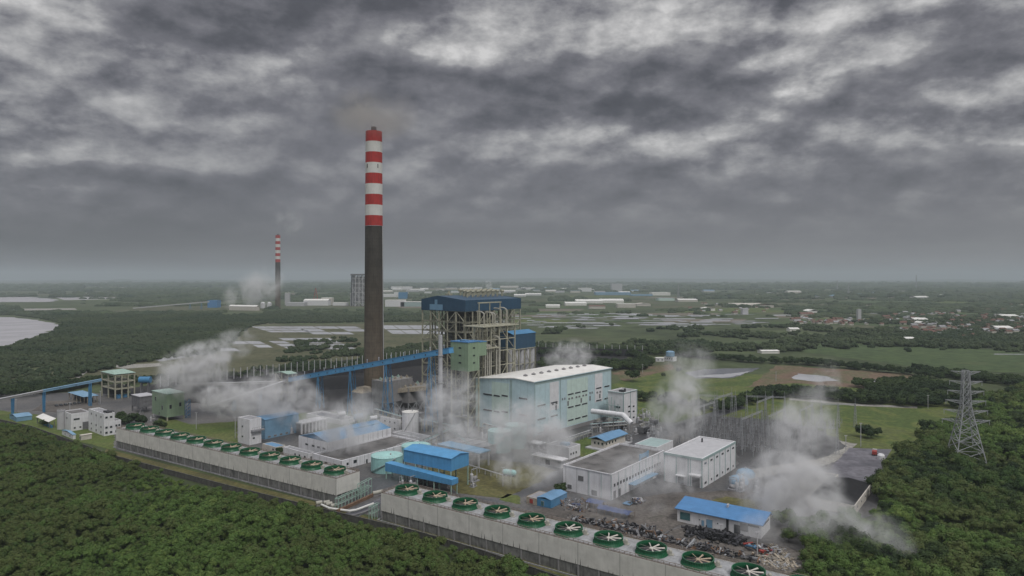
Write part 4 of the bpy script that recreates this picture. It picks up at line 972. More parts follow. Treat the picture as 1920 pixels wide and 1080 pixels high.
b = B('store_room', 'flat topped white annex at the foot of the white upright tank', 'building', (790, 838), 52, 735, 808); flat(b, 5.2, 'white', 'decking', .4); win(b, 'L', 5, 1.6, 4, 2.4, 'mid'); win(b, 'L', 11, 1.6, 3, 2.4, 'mid'); win(b, 'R', 3, 1.3, 1.2, 2.2, 'mid', 'door')
b = B('guard_room', 'little cream hut with blue roof panel below the stair tower', 'hut', (517, 851), 52, 492, 535); flat(b, 3.8, 'wallpale', 'blueroof', .2); win(b, 'L', 2.5, 2.2, 1.6, 1.1); win(b, 'R', 1.5, 1.4, 1, 2.2, 'mid', 'door')
for k, (px, py, s_) in enumerate([(672, 797, 1.), (700, 800, .8), (640, 792, .9)]):
    e = T('roof_tank', ['pale blue drum tank behind the blue roofed hall, middle one', 'white drum tank behind the blue roofed hall, right one', 'pale drum tank behind the blue roofed hall, left one'][k], 'tank', G(px, py), R(35))
    MB().beam((-3*s_, 0, 6), (3*s_, 0, 6), 1.8*s_, 1.8*s_, 12).build('shell', M['bluegrey' if k == 0 else 'white'], e)
    for q in (-1.8, 1.8): MB().box(q*s_-.3, -1.2, 0, q*s_+.3, 1.2, 5).build('saddle', M['grey'], e)

# big white workshop and box building on the right
b = B('workshop', 'long white workshop with wet grey flat roof and small windows', 'building', (1146, 939), 52, 1056, 1245)
h = 12.0; La, Lb = b.La, b.Lb; flat(b, h, 'whitepanel', 'roofdark', .9)
m = MB(); m.beam((-.12, 0, h-.12), (-.12, La, h-.12), .25, .35); m.beam((0, -.12, h-.12), (Lb, -.12, h-.12), .25, .35); m.build('coping', M['white'], b.e)
for u, z_, w_, hh_ in ((La*.62, 7.2, 3, 2.4), (La*.34, 1.9, 3, 2.4), (La*.86, 2.2, 2.4, 2)): win(b, 'L', u, z_, w_, hh_, 'mid', 'louvre')
for k in range(17):
    u = 3+k*2.9
    if u < Lb-1.5:
        win(b, 'R', u, 6.4, 1.5, 1.5)
        if k % 2 == 0 and k > 5: win(b, 'R', u, 2.8, 1.5, 1.5)
for u in (3.0, 7.5): win(b, 'R', u, 2.0, 2.2, 3.6, 'mid', 'door')
m = MB()
for k in range(9): m.beam((Lb*k/8, -.08, .2), (Lb*k/8, -.08, h-.5), .2)
for u in (La*.45, La*.2): m.beam((-.08, u, .2), (-.08, u, h-.5), .2)
m.build('drainpipe', M['trim'], b.e)
m = MB(); m.box(Lb*.55, 1.2, h-1, Lb*.58, 1.6, h+2.6); m.box(Lb*.70, 1.2, h-1, Lb*.73, 1.6, h+2.6); m.box(Lb*.58, 1.3, h+.3, Lb*.70, 1.5, h+2.3); m.build('roof_frame', M['bluegrey'], b.e)
m = MB(); m.box(Lb*.3, -3.5, 3.5, Lb*.75, -.02, 3.8); m.build('awning', M['bluegrey'], b.e)
b = B('switchgear_building', 'tall white boxy building with grey green trim and narrow windows', 'building', (1317, 916), 52, 1245, 1379)
h = b.h(860); La, Lb = b.La, b.Lb; MB().ring(0, 0, Lb, La, 0, h, .6).build('wall', M['white'], b.e); MB().box(.62, .62, h-1.0, Lb-.62, La-.62, h-.6).build('roof', M['post'], b.e)
m = MB(); m.box(-.25, -.25, h-1.1, -.01, La+.2, h+.05); m.box(-.005, -.25, h-1.1, Lb+.2, -.01, h+.05); m.build('cornice', M['trim'], b.e)
for k in range(7): MB().box(Lb*k/6-.3 if k else .12, -.12, 0, Lb*k/6+.25, -.02, h-1.12).build('pilaster', M['trim'], b.e)
for u in (0.3, La*.30, La*.36, La*.67, La-.3): MB().box(-.12, u-.25, 0, -.02, u+.25, h-1.12).build('pilaster', M['trim'], b.e)
for k in range(6):
    win(b, 'R', Lb*(k+.5)/6, h*.80, 2.6, 1.0); win(b, 'R', Lb*(k+.5)/6, h*.14, 2.6 if k % 2 == 0 else 1.2, 1.2)
win(b, 'L', La*.16, 2.3, La*.2, 4.6, 'mid', 'door'); win(b, 'L', La*.55, 2.0, 3, 3.6, 'mid', 'door')
MB().box(-3.2, La*.02, 6.0, -.14, La*.29, 6.6).build('canopy', M['white'], b.e); MB().box(-2.0, La*.42, 4.3, -.14, La*.66, 4.7).build('canopy', M['white'], b.e)
MB().box(Lb*.75, La*.7, h-.6, Lb*.78, La*.72, h+1.5).build('roof_unit', M['dark'], b.e)
b = B('link_building', 'low grey green link roof between the workshop and the boxy white building', 'building', (1232, 868), 52, 1190, 1262); flat(b, 8.5, 'white', 'trim', .3); win(b, 'L', 4, 5, 2, 1.2)
b = B('control_house', 'single storey pale house with bright blue pitched roof on a white platform', 'building', (1135, 846), 50, 1103, 1178)
La, Lb = b.La, b.Lb; MB().ring(1.5, 1.5, Lb-1, La-1, .8, 5.4).build('wall', M['wallpale'], b.e); MB().gable(1, 1, Lb-.5, La-.5, 5.4, 1.8, 'x', .3, .5, .8).build('roof', M['blueroof'], b.e); MB().box(-2, -2, .05, Lb+1, La+1, .8).build('platform', M['post'], b.e)
for k in range(4): win(b, 'R', 3.5+k*3.4, 3.4, 1.5, 1.5, x=1.5)
for k in range(3): win(b, 'L', 3+k*2.6, 3.4, 1.3, 1.5, x=1.5)
b = B('pump_building', 'small white flat building with three windows between turbine hall and workshop', 'building', (1067, 862), 51, 1025, 1088); flat(b, 6.6, 'white', 'roofgrey', .5)
for k in range(3): win(b, 'R', 1.8+k*2.6, 2.8, 1.2, 1.3)
MB().box(b.Lb*.4, b.La*.3, 6, b.Lb*.7, b.La*.6, 7.4).build('roof_unit', M['bluegrey'], b.e)
b = B('loading_canopy', 'white flat canopy hut in front of the small white flat building', 'shelter', (1053, 880), 51, 998, 1063); MB().box(-.6, -.6, 4.2, b.Lb+.6, b.La+.6, 4.8).build('roof', M['white'], b.e); MB().ring(1, 1, b.Lb-.6, b.La-.6, 0, 4.19).build('wall', M['white'], b.e); win(b, 'L', b.La*.5, 1.9, 3, 2.6, 'mid', x=1.)
b = B('pipe_shelter', 'thin white roofed shelter left of the small white flat buildings', 'shelter', (1012, 846), 51, 990, 1024); MB().box(-.3, -.3, 3.6, b.Lb+.3, b.La+.3, 4.0).build('roof', M['white'], b.e); MB().box(1, 1, 0, b.Lb-1, b.La-1, 3.59).build('wall', M['mid'], b.e)
for k, (px, py, r) in enumerate([(1385, 906, 4.6), (1398, 893, 4.6)]):
    e = T('dome_tank', ['pale blue domed tank right of the boxy white building, nearer one', 'pale blue domed tank right of the boxy white building, farther one'][k], 'tank', G(px, py)); MB().lathe(0, 0, [(r, 0), (r, 1.8), (r*.8, 3.0), (r*.4, 3.8), (.02, 4.0)], 24).build('shell', M['bluegrey'], e, smooth=True); MB().lathe(0, 0, [(.5, 3.9), (.5, 4.6), (.02, 4.7)], 10).build('hatch', M['post'], e)

# blue roofed office and site sheds
b = B('site_office', 'long white single storey office with bright blue roof near bottom right', 'building', (1427, 1011), 55, 1270, 1444)
h = 5.4; La, Lb = b.La, b.Lb; MB().ring(0, 0, Lb, La, 0, h, .25).build('wall', M['white'], b.e); MB().gable(0, 0, Lb, La, h, 1.9, 'y', .2, .8, .9).build('roof', M['blue'], b.e)
MB().add([(0,.02,h),(Lb*.8,.02,h+1.7),(Lb,.02,h),(0,La-.02,h),(Lb*.8,La-.02,h+1.7),(Lb,La-.02,h)],[(0,2,1),(3,4,5)]).build('gable_panel', M['blueroof'], b.e)
win(b, 'L', La*.90, 2.8, 4.4, 3.2, 'tealglass'); win(b, 'L', La*.60, 1.8, 2.6, 3.4, 'bluegrey', 'door'); win(b, 'L', La*.68, 1.5, 1.2, 2.4, 'bluegrey', 'door'); win(b, 'L', La*.27, 1.9, 2.6, 3.6, 'glass', 'door'); win(b, 'L', La*.19, 3.2, 3.2, 3.0, 'mid')
win(b, 'L', La*.085, 4.5, 4.4, .9); win(b, 'R', Lb*.5, 4.5, Lb*.7, .9); MB().box(-.1, La*.37, 0, -.02, La*.40, h-.1).build('dark_panel', M['dark'], b.e)
for u in (.72, .5): win(b, 'L', La*u, 2.6, .5, .5)
m = MB(); m.box(Lb*.6, La*.45, h+1.6, Lb*.72, La*.47, h+2.8); m.build('roof_unit', M['post'], b.e)
b = B('container_shed', 'bright blue ridged container shed with shallow roof in the scrap yard', 'container', (1033, 954), 54, 1007, 1063); h = 3.6
MB().ring(0, 0, b.Lb, b.La, 0, h, .1).build('wall', M['bluesteel'], b.e); MB().gable(0, 0, b.Lb, b.La, h, .8, 'x', .12, .45, .15).build('roof', M['blueroof'], b.e); win(b, 'L', b.La*.6, 1.5, 1.6, 2.2, 'tealglass', 'door')
b = B('container', 'rusty beige container beside the bright blue container shed', 'container', (1006, 948), 54, 987, 1030); flat(b, 3.0, 'rubble', 'roofgrey', .1); win(b, 'L', b.La*.5, 1.5, 2, 2.2, 'redp', 'door')
for k, (px, py, pl, Lb_, h_, mm) in enumerate([(1179, 977, 1118, 6, 3.2, 'tarp'), (1127, 958, 1098, 6, 3.4, 'tarp')]):
    b = B('tarp_shelter', ['long sagging dark blue tarpaulin shelter over scrap', 'short violet blue tarpaulin shelter at the left of the longer one'][k], 'shelter', (px, py), 55, pl, Lb=Lb_)
    La = b.La; nx, ny = 5, 14; vs = []; fs = []
    for i in range(nx+1):
        for j in range(ny+1): vs.append((Lb_*i/nx, La*j/ny, h_-abs(i/nx-.45)*1.6+.35*noise.noise(Vector((i*.6, j*.7, k*5)))-.25*abs(math.sin(j*1.57))))
    for i in range(nx):
        for j in range(ny): a = i*(ny+1)+j; fs.append((a, a+ny+1, a+ny+2, a+1))
    MB().add(vs, fs).build('tarpaulin', M[mm], b.e, smooth=True)
    for j in range(5):
        for x in (.1, Lb_-.1): MB().beam((x, La*j/4, 0), (x, La*j/4, h_-.9), .15).build('pole', M['rust'], b.e)
# scrap heaps: too many bits to count
def heap(name, label, spots, mats, n, smin, smax, seed, hmax=1.6):
    r_ = random.Random(seed); m = MB()
    for i in range(n):
        p0_, p1_, wd = r_.choice(spots); f = r_.random(); a = G(*p0_); c = G(*p1_); q = a.lerp(c, f)+Vector((r_.gauss(0, wd), r_.gauss(0, wd), 0))
        m.mi = r_.randrange(len(mats)); s_ = r_.uniform(smin, smax); u = Vector((r_.gauss(0, 1), r_.gauss(0, 1), r_.gauss(0, .35))).normalized()*s_*r_.choice([.6, .9, 1.2, 1.5, 3.5]); q.z = r_.uniform(.1, hmax)
        m.beam(q-u/2, q+u/2, s_*r_.uniform(.2, .8), s_*r_.uniform(.15, .6))
    o = m.build(name, [M[x] for x in mats]); return tag(o, label, name.replace('_', ' '), kind='stuff')
heap('scrap_heap', 'long heap of dark scrap, pipes and machine bits behind the cooling tower', [((1075, 975), (1200, 1003), 1.6), ((1200, 1005), (1420, 1052), 1.6), ((1130, 985), (1230, 1005), 2.4)], ['dark', 'mid', 'rust', 'dark', 'grey', 'dark', 'coal', 'dark', 'rust', 'coal', 'mid', 'coal', 'dark', 'mid', 'galv'], 1000, .35, 1.5, 3)
heap('coal_heap', 'low black heap with tarpaulin in front of the long office', [((1290, 998), (1390, 1020), 2.2), ((1330, 1002), (1360, 1010), 2)], ['coal', 'dark', 'coal', 'dark', 'coal'], 520, .5, 1.8, 4, 1.5)
heap('scrap_heap', 'mixed coloured scrap pile between the containers and tarpaulin shelter', [((1060, 950), (1095, 960), 1.6), ((1185, 945), (1200, 942), 1.2), ((1045, 940), (1100, 945), 1.5)], ['rust', 'mid', 'dark', 'tarp', 'rust', 'dark', 'coal', 'mid', 'post'], 300, .3, 1.2, 5)
heap('sack_pile', 'spread of beige sacks and rubble at the end of the yard', [((1438, 1050), (1470, 1062), 2.4), ((1452, 1028), (1475, 1058), 1.8)], ['rubble', 'rubble', 'decking', 'dirtsack'], 420, .5, 1.3, 6, .5)
heap('machine_parts', 'cluster of coloured machine parts beside the office end', [((1408, 1028), (1452, 1040), 1.4)], ['redp', 'bluesteel', 'dark', 'post', 'mid', 'dark', 'mid', 'rust'], 80, .5, 1.3, 8)
m = MB(); p = G(1188, 944)
for k in range(9): m.box(k % 3*1.6, k//3*1.6, 0, k % 3*1.6+1.3, k//3*1.6+1.3, 1.3)
tag(m.build('sacks', M['post'], None, loc=p), 'group of white bulk sacks standing by the workshop corner', 'sacks', kind='stuff')
p = G(1180, 950); e = T('ground_sheet', 'small bright blue sheet roof lying near the white bulk sacks', 'sheet', p, R(52)); MB().box(0, 0, .6, 5, 3.5, .8).build('sheet', M['blueroof'], e); MB().box(.3, .3, 0, 4.7, 3.2, .59).build('crate', M['mid'], e)

# dark roofed warehouse right, partly in steam
b = B('warehouse', 'dark roofed warehouse with pale end wall at the edge of the right woods', 'warehouse', (1603, 967), 53, La=19, pr=1634)
MB().ring(0, 0, b.Lb, b.La, 0, 4.2, .4).build('wall', M['wallpale'], b.e); MB().gable(.4, .4, b.Lb-.4, b.La-.4, 4.1, 1.2, 'x', .2, .5, .0).build('roof', M['coal'], b.e)
for k in range(4): win(b, 'R', b.Lb*(k+.6)/4.4, 2.5, .9, .9)
b = B('low_wall_building', 'low white building with dark roof fading into steam left of the warehouse', 'building', (1549, 926), 52, 1500, 1572); flat(b, 3.6, 'wallpale', 'roofdark', .3); win(b, 'R', 4, 1.8, 1.2, 1.2)
e = T('truck', 'small red dump truck parked at the far corner of the ash yard', 'truck', G(1640, 853), R(60)); MB().box(-3.2, -1.2, .9, 1.0, 1.2, 2.6).build('tipper', M['redp'], e); MB().box(1.2, -1.1, .8, 3.0, 1.1, 2.9).build('cab', M['post'], e)
for x in (-2.2, -.8, 2.1):
    for y in (-1.15, 1.15): MB().beam((x, y-.2, .5), (x, y+.2, .5), .5, .5, 12).build('wheel', M['dark'], e)
e = T('site_tank', 'small round white tank on the right rim of the ash yard', 'tank', G(1652, 861)); MB().lathe(0, 0, [(1.9, 0), (1.9, 2.2), (1.2, 3), (.02, 3.2)], 16).build('shell', M['white'], e)

# ------------------------------------------------------------------ buildings at the far left of the plant
b = B('office_building', 'four storey white office building with many small square windows', 'building', (195, 818), 50, 166, 227)
h = b.h(776); La, Lb = b.La, b.Lb; flat(b, h, 'white', 'roofgrey', .9, x0=0, x1=Lb*.62); 
MB().ring(Lb*.62+.01, 0, Lb, La, 0, h*.62, .35).build('wall', M['white'], b.e); MB().box(Lb*.62+.4, .4, h*.5, Lb-.4, La-.4, h*.56).build('terrace', M['roofgrey'], b.e)
for z_ in (.14, .37, .82):
    for k in range(3): win(b, 'L', La*(.18+.31*k), h*z_, 1.6, 1.4)
    for k in range(2): win(b, 'R', Lb*(.14+.27*k), h*z_, 1.5, 1.4)
for z_ in (.14, .40):
    for k in range(2): win(b, 'R', Lb*(.72+.17*k), h*z_, 1.3, 1.4)
m = MB(); m.box(3, 3, h-.5, 7, 6, h+.6); m.box(3, 8, h-.5, 6, 10, h+.4); m.build('roof_unit', M['dark'], b.e)
b = B('office_annex', 'two storey white annex with dark flat roof and a shutter door', 'building', (133, 809), 50, 117, 168); flat(b, 11.5, 'white', 'roofdark', .6)
win(b, 'L', b.La*.45, 8, 1.8, 1.2); win(b, 'R', b.Lb*.3, 7.6, 3.6, 1.3); win(b, 'R', b.Lb*.82, 2.6, 4.5, 5.0, 'mid', 'door'); win(b, 'R', b.Lb*.2, 2, 1.2, 1.2); win(b, 'R', b.Lb*.5, 2, 1.2, 1.2)
def shed(name, label, near, th, pl, pr, h, wall, roof, rise=1.0, ax='x', cat='shed', wins=2, **kw):
    b = B(name, label, cat, near, th, pl, pr, **kw); MB().ring(0, 0, b.Lb, b.La, 0, h, .2).build('wall', M[wall], b.e); MB().gable(0, 0, b.Lb, b.La, h, rise, ax, .15, .5, .3).build('roof', M[roof], b.e)
    for k in range(wins): win(b, 'L', b.La*(k+.6)/(wins+.3), h*.5, 1.1, 1.0)
    return b
shed('storage_shed', 'small white shed with pale blue roof below the office annex', (137, 824), 50, 116, 142, 2.8, 'white', 'bluegrey')
shed('portable_cabin', 'small cream cabin with one dark window left of the cooling tower', (152, 826), 50, 149, 172, 3.0, 'wallpale', 'wallpale', .3)
shed('canteen_shed', 'long pale blue roofed shed at the far left lawn', (31, 791), 50, 18, 60, 3.0, 'bluegrey', 'bluegrey', 1.2, wins=1)
b = B('open_canopy', 'white tilted canopy roof with blue base beside the pale tank', 'canopy', (92, 804), 50, 69, 103); MB().add([(-.5, -.5, 4.5), (b.Lb+.5, -.5, 6.2), (b.Lb+.5, b.La+.5, 6.2), (-.5, b.La+.5, 4.5), (-.5, -.5, 4.7), (b.Lb+.5, -.5, 6.4), (b.Lb+.5, b.La+.5, 6.4), (-.5, b.La+.5, 4.7)], [(0,3,2,1),(4,5,6,7),(0,1,5,4),(1,2,6,5),(2,3,7,6),(3,0,4,7)]).build('roof', M['rooflight'], b.e)
for x in (.3, b.Lb-.3):
    for y in (.3, b.La-.3): MB().box(x-.2, y-.2, 0, x+.2, y+.2, 4.4).build('post', M['mid'], b.e)
MB().box(1.5, 1, 0, b.Lb-1, b.La-1, 1.8).build('base', M['bluesteel'], b.e)
b = B('pavilion', 'open pavilion with pale blue hipped roof on yellow columns', 'pavilion', (158, 757), 50, 130, 182)
La, Lb = b.La, b.Lb; m = MB(); m.add([(-1, -1, 5.5), (Lb+1, -1, 5.5), (Lb+1, La+1, 5.5), (-1, La+1, 5.5), (Lb*.35, La*.35, 7.6), (Lb*.65, La*.35, 7.6), (Lb*.65, La*.65, 7.6), (Lb*.35, La*.65, 7.6)], [(0,1,5,4),(1,2,6,5),(2,3,7,6),(3,0,4,7),(4,5,6,7),(3,2,1,0)]); m.build('roof', M['bluegrey'], b.e)
for k in range(5):
    for (x, y) in ((0, La*k/4), (Lb*k/4, 0)): MB().box(x-.3, y-.3, 0, x+.3, y+.3, 5.5).build('column', M['rubble'], b.e)
MB().box(3, 3, 0, Lb-2, La-2, 3.5).build('inner_wall', M['dark'], b.e)
b = B('green_box_house', 'pale sage green windowed box house wrapped in steam at left', 'building', (313, 790), 50, 285, 346)
h = b.h(740); z0 = 2.6; MB().box(0, 0, z0, b.Lb, b.La, h).build('wall', M['sage'], b.e); MB().box(-.3, -.3, h+.01, b.Lb+.3, b.La+.3, h+.4).build('roof', M['paleg'], b.e)
for (x, y) in ((.4, .4), (b.Lb-.4, .4), (.4, b.La-.4), (b.Lb-.4, b.La-.4)): MB().box(x-.4, y-.4, 0, x+.4, y+.4, z0).build('leg', M['cream'], b.e)
for f, u, z_ in (('L', .75, .70), ('L', .3, .38), ('R', .2, .45), ('R', .75, .50)): win(b, f, (b.La if f == 'L' else b.Lb)*u, z0+(h-z0)*z_, 1.8, 3.0)
win(b, 'L', b.La*.5, z0+1.6, 1.2, 2.2, 'glass', 'door')
m = MB()
for k in range(5): m.beam((b.Lb+1.5, 2, 2.5*k), (b.Lb+4.5, 2, 2.5*k+2.4), .4); m.beam((b.Lb+1.5, 1, 2.5*k), (b.Lb+4.5, 1, 2.5*k), .25)
for x in (1.5, 4.5): m.beam((b.Lb+x, 1, 0), (b.Lb+x, 1, 13), .3); m.beam((b.Lb+x, 3, 0), (b.Lb+x, 3, 13), .3)
m.build('stair', M['bluesteel'], b.e)
e = T('blue_drum', 'blue rounded drum head above the steam left of the green box house', 'drum', PD(271, 560)); MB().beam((-4, 0, 17), (5, 0, 17), 2.6, 2.6, 14).build('shell', M['bluesteel'], e)
for x in (-2.5, 3.5): MB().box(x-.4, -1.5, 0, x+.4, 1.5, 15).build('support', M['mid'], e)
b = B('hopper_shed', 'grey open sided bunker between the frame tower and green box house', 'shed', (262, 775), 50, 247, 290); MB().ring(0, 0, b.Lb, b.La, 4, 12, .3).build('wall', M['mid'], b.e); MB().box(-.4, -.4, 12.01, b.Lb+.4, b.La+.4, 12.5).build('roof', M['post'], b.e)
for (x, y) in ((.4, .4), (b.Lb-.4, .4), (.4, b.La-.4), (b.Lb-.4, b.La-.4)): MB().box(x-.4, y-.4, 0, x+.4, y+.4, 4).build('leg', M['mid'], b.e)

# steel frames, pipes and pump units in the gap between the cooling towers
def rack(label, p, q, hgt, n, wd=1.6):
    e = T('steel_rack', label, 'steel frame', p); d = q-p; u = d.normalized(); s_ = Vector((-u.y, u.x, 0))*wd
    for i in range(n+1):
        c = u*d.length*i/n
        for k in (0, 1): MB().beam(c+s_*k, c+s_*k+Vector((0, 0, hgt)), .22).build('post', M['paleg'], e)
    m = MB()
    for z_ in (hgt*.5, hgt):
        for k in (0, 1): m.beam(s_*k+Vector((0, 0, z_)), u*d.length+s_*k+Vector((0, 0, z_)), .2)
        for i in range(n+1): m.beam(u*d.length*i/n+Vector((0, 0, z_)), u*d.length*i/n+s_+Vector((0, 0, z_)), .2)
    m.build('rail', M['paleg'], e); return e
rack('long pale green steel frame against the end wall of the far cooling tower', G(634, 957), G(690, 930), 5.0, 9)
rack('taller pale green steel frame just past the end of the far cooling tower', G(676, 937), G(697, 925), 7.0, 3)
rack('pale green pipe stand at the left end of the near cooling tower', G(698, 976), G(712, 968), 5.5, 3)
e = T('sluice_beam', 'rusty channel wall below the pale green frames', 'channel wall', (0, 0, 0)); MB().beam(G(632, 962)+Vector((0, 0, .7)), G(712, 925)+Vector((0, 0, .7)), 1.0, 1.4).build('beam', M['rust'], e); patch('channel', [(640, 966), (715, 932), (716, 945), (668, 972)], M['darkwater'], .13)
e = T('water_pipe', 'fat white elbow pipe crossing the gap between the cooling towers', 'pipe', (0, 0, 0))
h_ = Vector((0, 0, .9)); MB().tube([G(603, 950)+h_, G(618, 957)+h_, G(655, 962)+h_, G(668, 960)+h_, G(700, 948)+h_], .5, 10).build('pipe', M['bandwhite'], e)
for px, py in ((618, 957), (655, 962), (690, 952)): MB().beam(G(px, py), G(px, py)+Vector((0, 0, .5)), .8).build('support', M['grey'], e)
e = T('water_pipe', 'slimmer grey pipe lying parallel and nearer than the white elbow pipe', 'pipe', (0, 0, 0)); MB().tube([G(655, 972)+h_, G(675, 967)+h_, G(706, 955)+h_], .35, 10).build('pipe', M['mid'], e); MB().beam(G(675, 967), G(675, 967)+Vector((0, 0, .5)), .7).build('support', M['grey'], e)
for k, (px, py) in enumerate([(598, 949), (612, 948), (617, 951), (626, 954), (704, 930), (712, 928)]):
    e = T('pump_unit', ['white pump unit at the tip of the elbow pipe, leftmost', 'white pump unit second from the left by the elbow pipe', 'white pump unit third from the left by the elbow pipe', 'white pump unit fourth, touching the far cooling tower corner', 'white pump unit beside the taller green frame', 'white pump unit between the taller green frame and near cooling tower'][k], 'pump', G(px, py), R(30), 'white pump units by the channel')
    MB().beam((-1.3, 0, 1.5), (1.3, 0, 1.5), .85, .85, 12).build('motor', M['pipe'], e); MB().box(-1.2, -.7, 0, 1.2, .7, .7).build('base', M['grey'], e)

# pipe racks and pump skids between the buildings
def pipe_rack(label, a, c, hgt, n, pipes, wd=3.0, mm='cream'):
    p, q = G(*a), G(*c); e = T('pipe_rack', label, 'pipe rack', p); d = q-p; u = d.normalized(); s_ = Vector((-u.y, u.x, 0))*wd; m = MB()
    for i in range(n+1):
        c_ = d*i/n; f_ = MB(); f_.beam(c_, c_+Vector((0, 0, hgt)), .35); f_.beam(c_+s_, c_+s_+Vector((0, 0, hgt)), .35); f_.beam(c_+Vector((0, 0, hgt)), c_+s_+Vector((0, 0, hgt)), .3); f_.beam(c_+Vector((0, 0, hgt*.6)), c_+s_+Vector((0, 0, hgt*.6)), .25); f_.build('support_frame', M[mm], e)
    for k in range(pipes):
        o_ = s_*((k+.5)/pipes)+Vector((0, 0, hgt+.4 if k % 2 else hgt*.6+.4)); MB().beam(o_, d+o_, .16+.1*(k % 3), .2, 8).build('pipe', M[['pipe', 'post', 'galv', 'tank'][k % 4]], e)
pipe_rack('long pipe rack running along the foot of the turbine hall left wall', (905, 812), (990, 838), 6, 9, 5)
pipe_rack('pipe rack between the precipitators and the white upright tank', (790, 808), (850, 822), 7, 6, 5)
pipe_rack('pipe rack crossing from the vent stack to the grey pump house', (826, 815), (872, 850), 5, 6, 4)
pipe_rack('pipe rack from the big blue shed back to the boiler yard', (800, 848), (868, 812), 5.5, 8, 4)
pipe_rack('pipe rack below the white bus duct beside the transformers', (1110, 812), (1180, 806), 5, 7, 4, 3, 'galv')
pipe_rack('low pipe rack on the lawn right of the turbine hall long wall', (1060, 835), (1110, 818), 3.5, 6, 3, 2, 'galv')
pipe_rack('tall pipe rack under the coal conveyor near the precipitators', (700, 792), (760, 812), 9, 6, 5)
pipe_rack('pipe rack beside the low basin building and the blue shed', (745, 850), (800, 832), 4, 5, 3, 2)
def skid():
    e = T('pump_skid', 'small grey pump skid in the pipework between boiler and white buildings', 'pump skid', (0, 0, 0), 0, 'small pump skids in the yard')
    MB().box(-1.8, -1.1, 0, 1.8, 1.1, .4).build('base', M['roofgrey'], e); MB().beam((-1.2, 0, 1.1), (.6, 0, 1.1), .7, .7, 10).build('motor', M['grey'], e)
    m = MB(); m.lathe(1.1, 0, [(.6, .4), (.6, 2.6), (.3, 3.0), (.02, 3.1)], 12); m.build('vessel', M['post'], e); m = MB(); m.tube([(1.1, 0, 2.8), (1.1, 0, 4.2), (-1.5, 0, 4.2), (-1.5, 0, .4)], .16, 6); m.build('pipe', M['galv'], e); return e
sk = skid(); r_ = random.Random(77); first = True
for (x0, y0, x1, y1, n) in [(790, 795, 880, 850, 30), (690, 780, 760, 800, 10), (1095, 780, 1250, 830, 26), (905, 820, 1000, 850, 12), (660, 815, 740, 790, 0), (980, 845, 1100, 850, 8), (1020, 805, 1110, 830, 0), (520, 800, 560, 815, 4), (240, 760, 290, 790, 5), (750, 900, 900, 925, 8), (1375, 905, 1450, 925, 8)]:
    for i in range(n):
        o = sk if first else copy_tree(sk); first = False; o.location = G(r_.uniform(x0, x1), r_.uniform(y0, y1)); o.rotation_euler = (0, 0, R(50+90*r_.randrange(4))); o.scale = (r_.uniform(.7, 1.5),)*3

def car(mm):
    e = T('parked_car', 'small dark parked car in the row by the pavilion at far left', 'car', (0, 0, 0), 0, 'cars parked by the pavilion')
    m = MB(); m.box(-2.1, -.85, .35, 2.1, .85, .95); m.build('body', M[mm], e); m = MB(); m.add([(-1.5, -.8, .95), (1.0, -.8, .95), (1.0, .8, .95), (-1.5, .8, .95), (-1.1, -.65, 1.5), (.5, -.65, 1.5), (.5, .65, 1.5), (-1.1, .65, 1.5)], [(0,1,5,4),(1,2,6,5),(2,3,7,6),(3,0,4,7),(4,5,6,7)]); m.build('cabin', M['glass'], e)
    for x in (-1.3, 1.3):
        for y in (-.85, .85): MB().beam((x, y-.12, .35), (x, y+.12, .35), .34, .34, 10).build('wheel', M['dark'], e)
    return e
c0 = car('dark')
for k in range(8):
    o = c0 if k == 0 else copy_tree(c0); o.location = G(106, 762)+Vector((math.cos(R(48)), math.sin(R(48)), 0))*3.1*k; o.rotation_euler = (0, 0, R(-42))
# ------------------------------------------------------------------ perimeter wall
def wall_line(name, label, px, h, t, mm, step=4, cap=True):
    P = [G(*p) for p in px]; e = T(name, label, name.replace('_', ' '), P[0]); m = MB(); m2 = MB()
    for a, c in zip(P, P[1:]):
        a0, c0 = a-P[0], c-P[0]; hv = Vector((0, 0, h/2)); m.beam(a0+hv, c0+hv, t, h); m2.beam(a0+Vector((0, 0, h+.1)), c0+Vector((0, 0, h+.1)), t+.15, .2)
    m.build('panel', M[mm], e); m2.build('coping', M['fence'], e)
    tot = sum((c-a).length for a, c in zip(P, P[1:])); cnt = min(95, int(tot/step)); pm = MB().box(-.25, -.25, 0, .25, .25, h+.3).build('pillar', M['fence'])
    for i in range(cnt+1):
        s_ = tot*i/cnt
        for a, c in zip(P, P[1:]):
            L_ = (c-a).length
            if s_ <= L_+1e-3: q = a.lerp(c, s_/L_)-P[0]; break
            s_ -= L_
        k = pm.copy(); C.objects.link(k); k.parent = e; k.location = q
    bpy.data.objects.remove(pm); return e
wall_line('perimeter_wall', 'long dark weathered boundary wall between mangroves and the cooling towers', [(-80, 776), (60, 807), (165, 845), (210, 862), (430, 921), (640, 974), (780, 1008), (900, 1044), (1060, 1100), (1200, 1150)], 2.6, .3, 'fence')
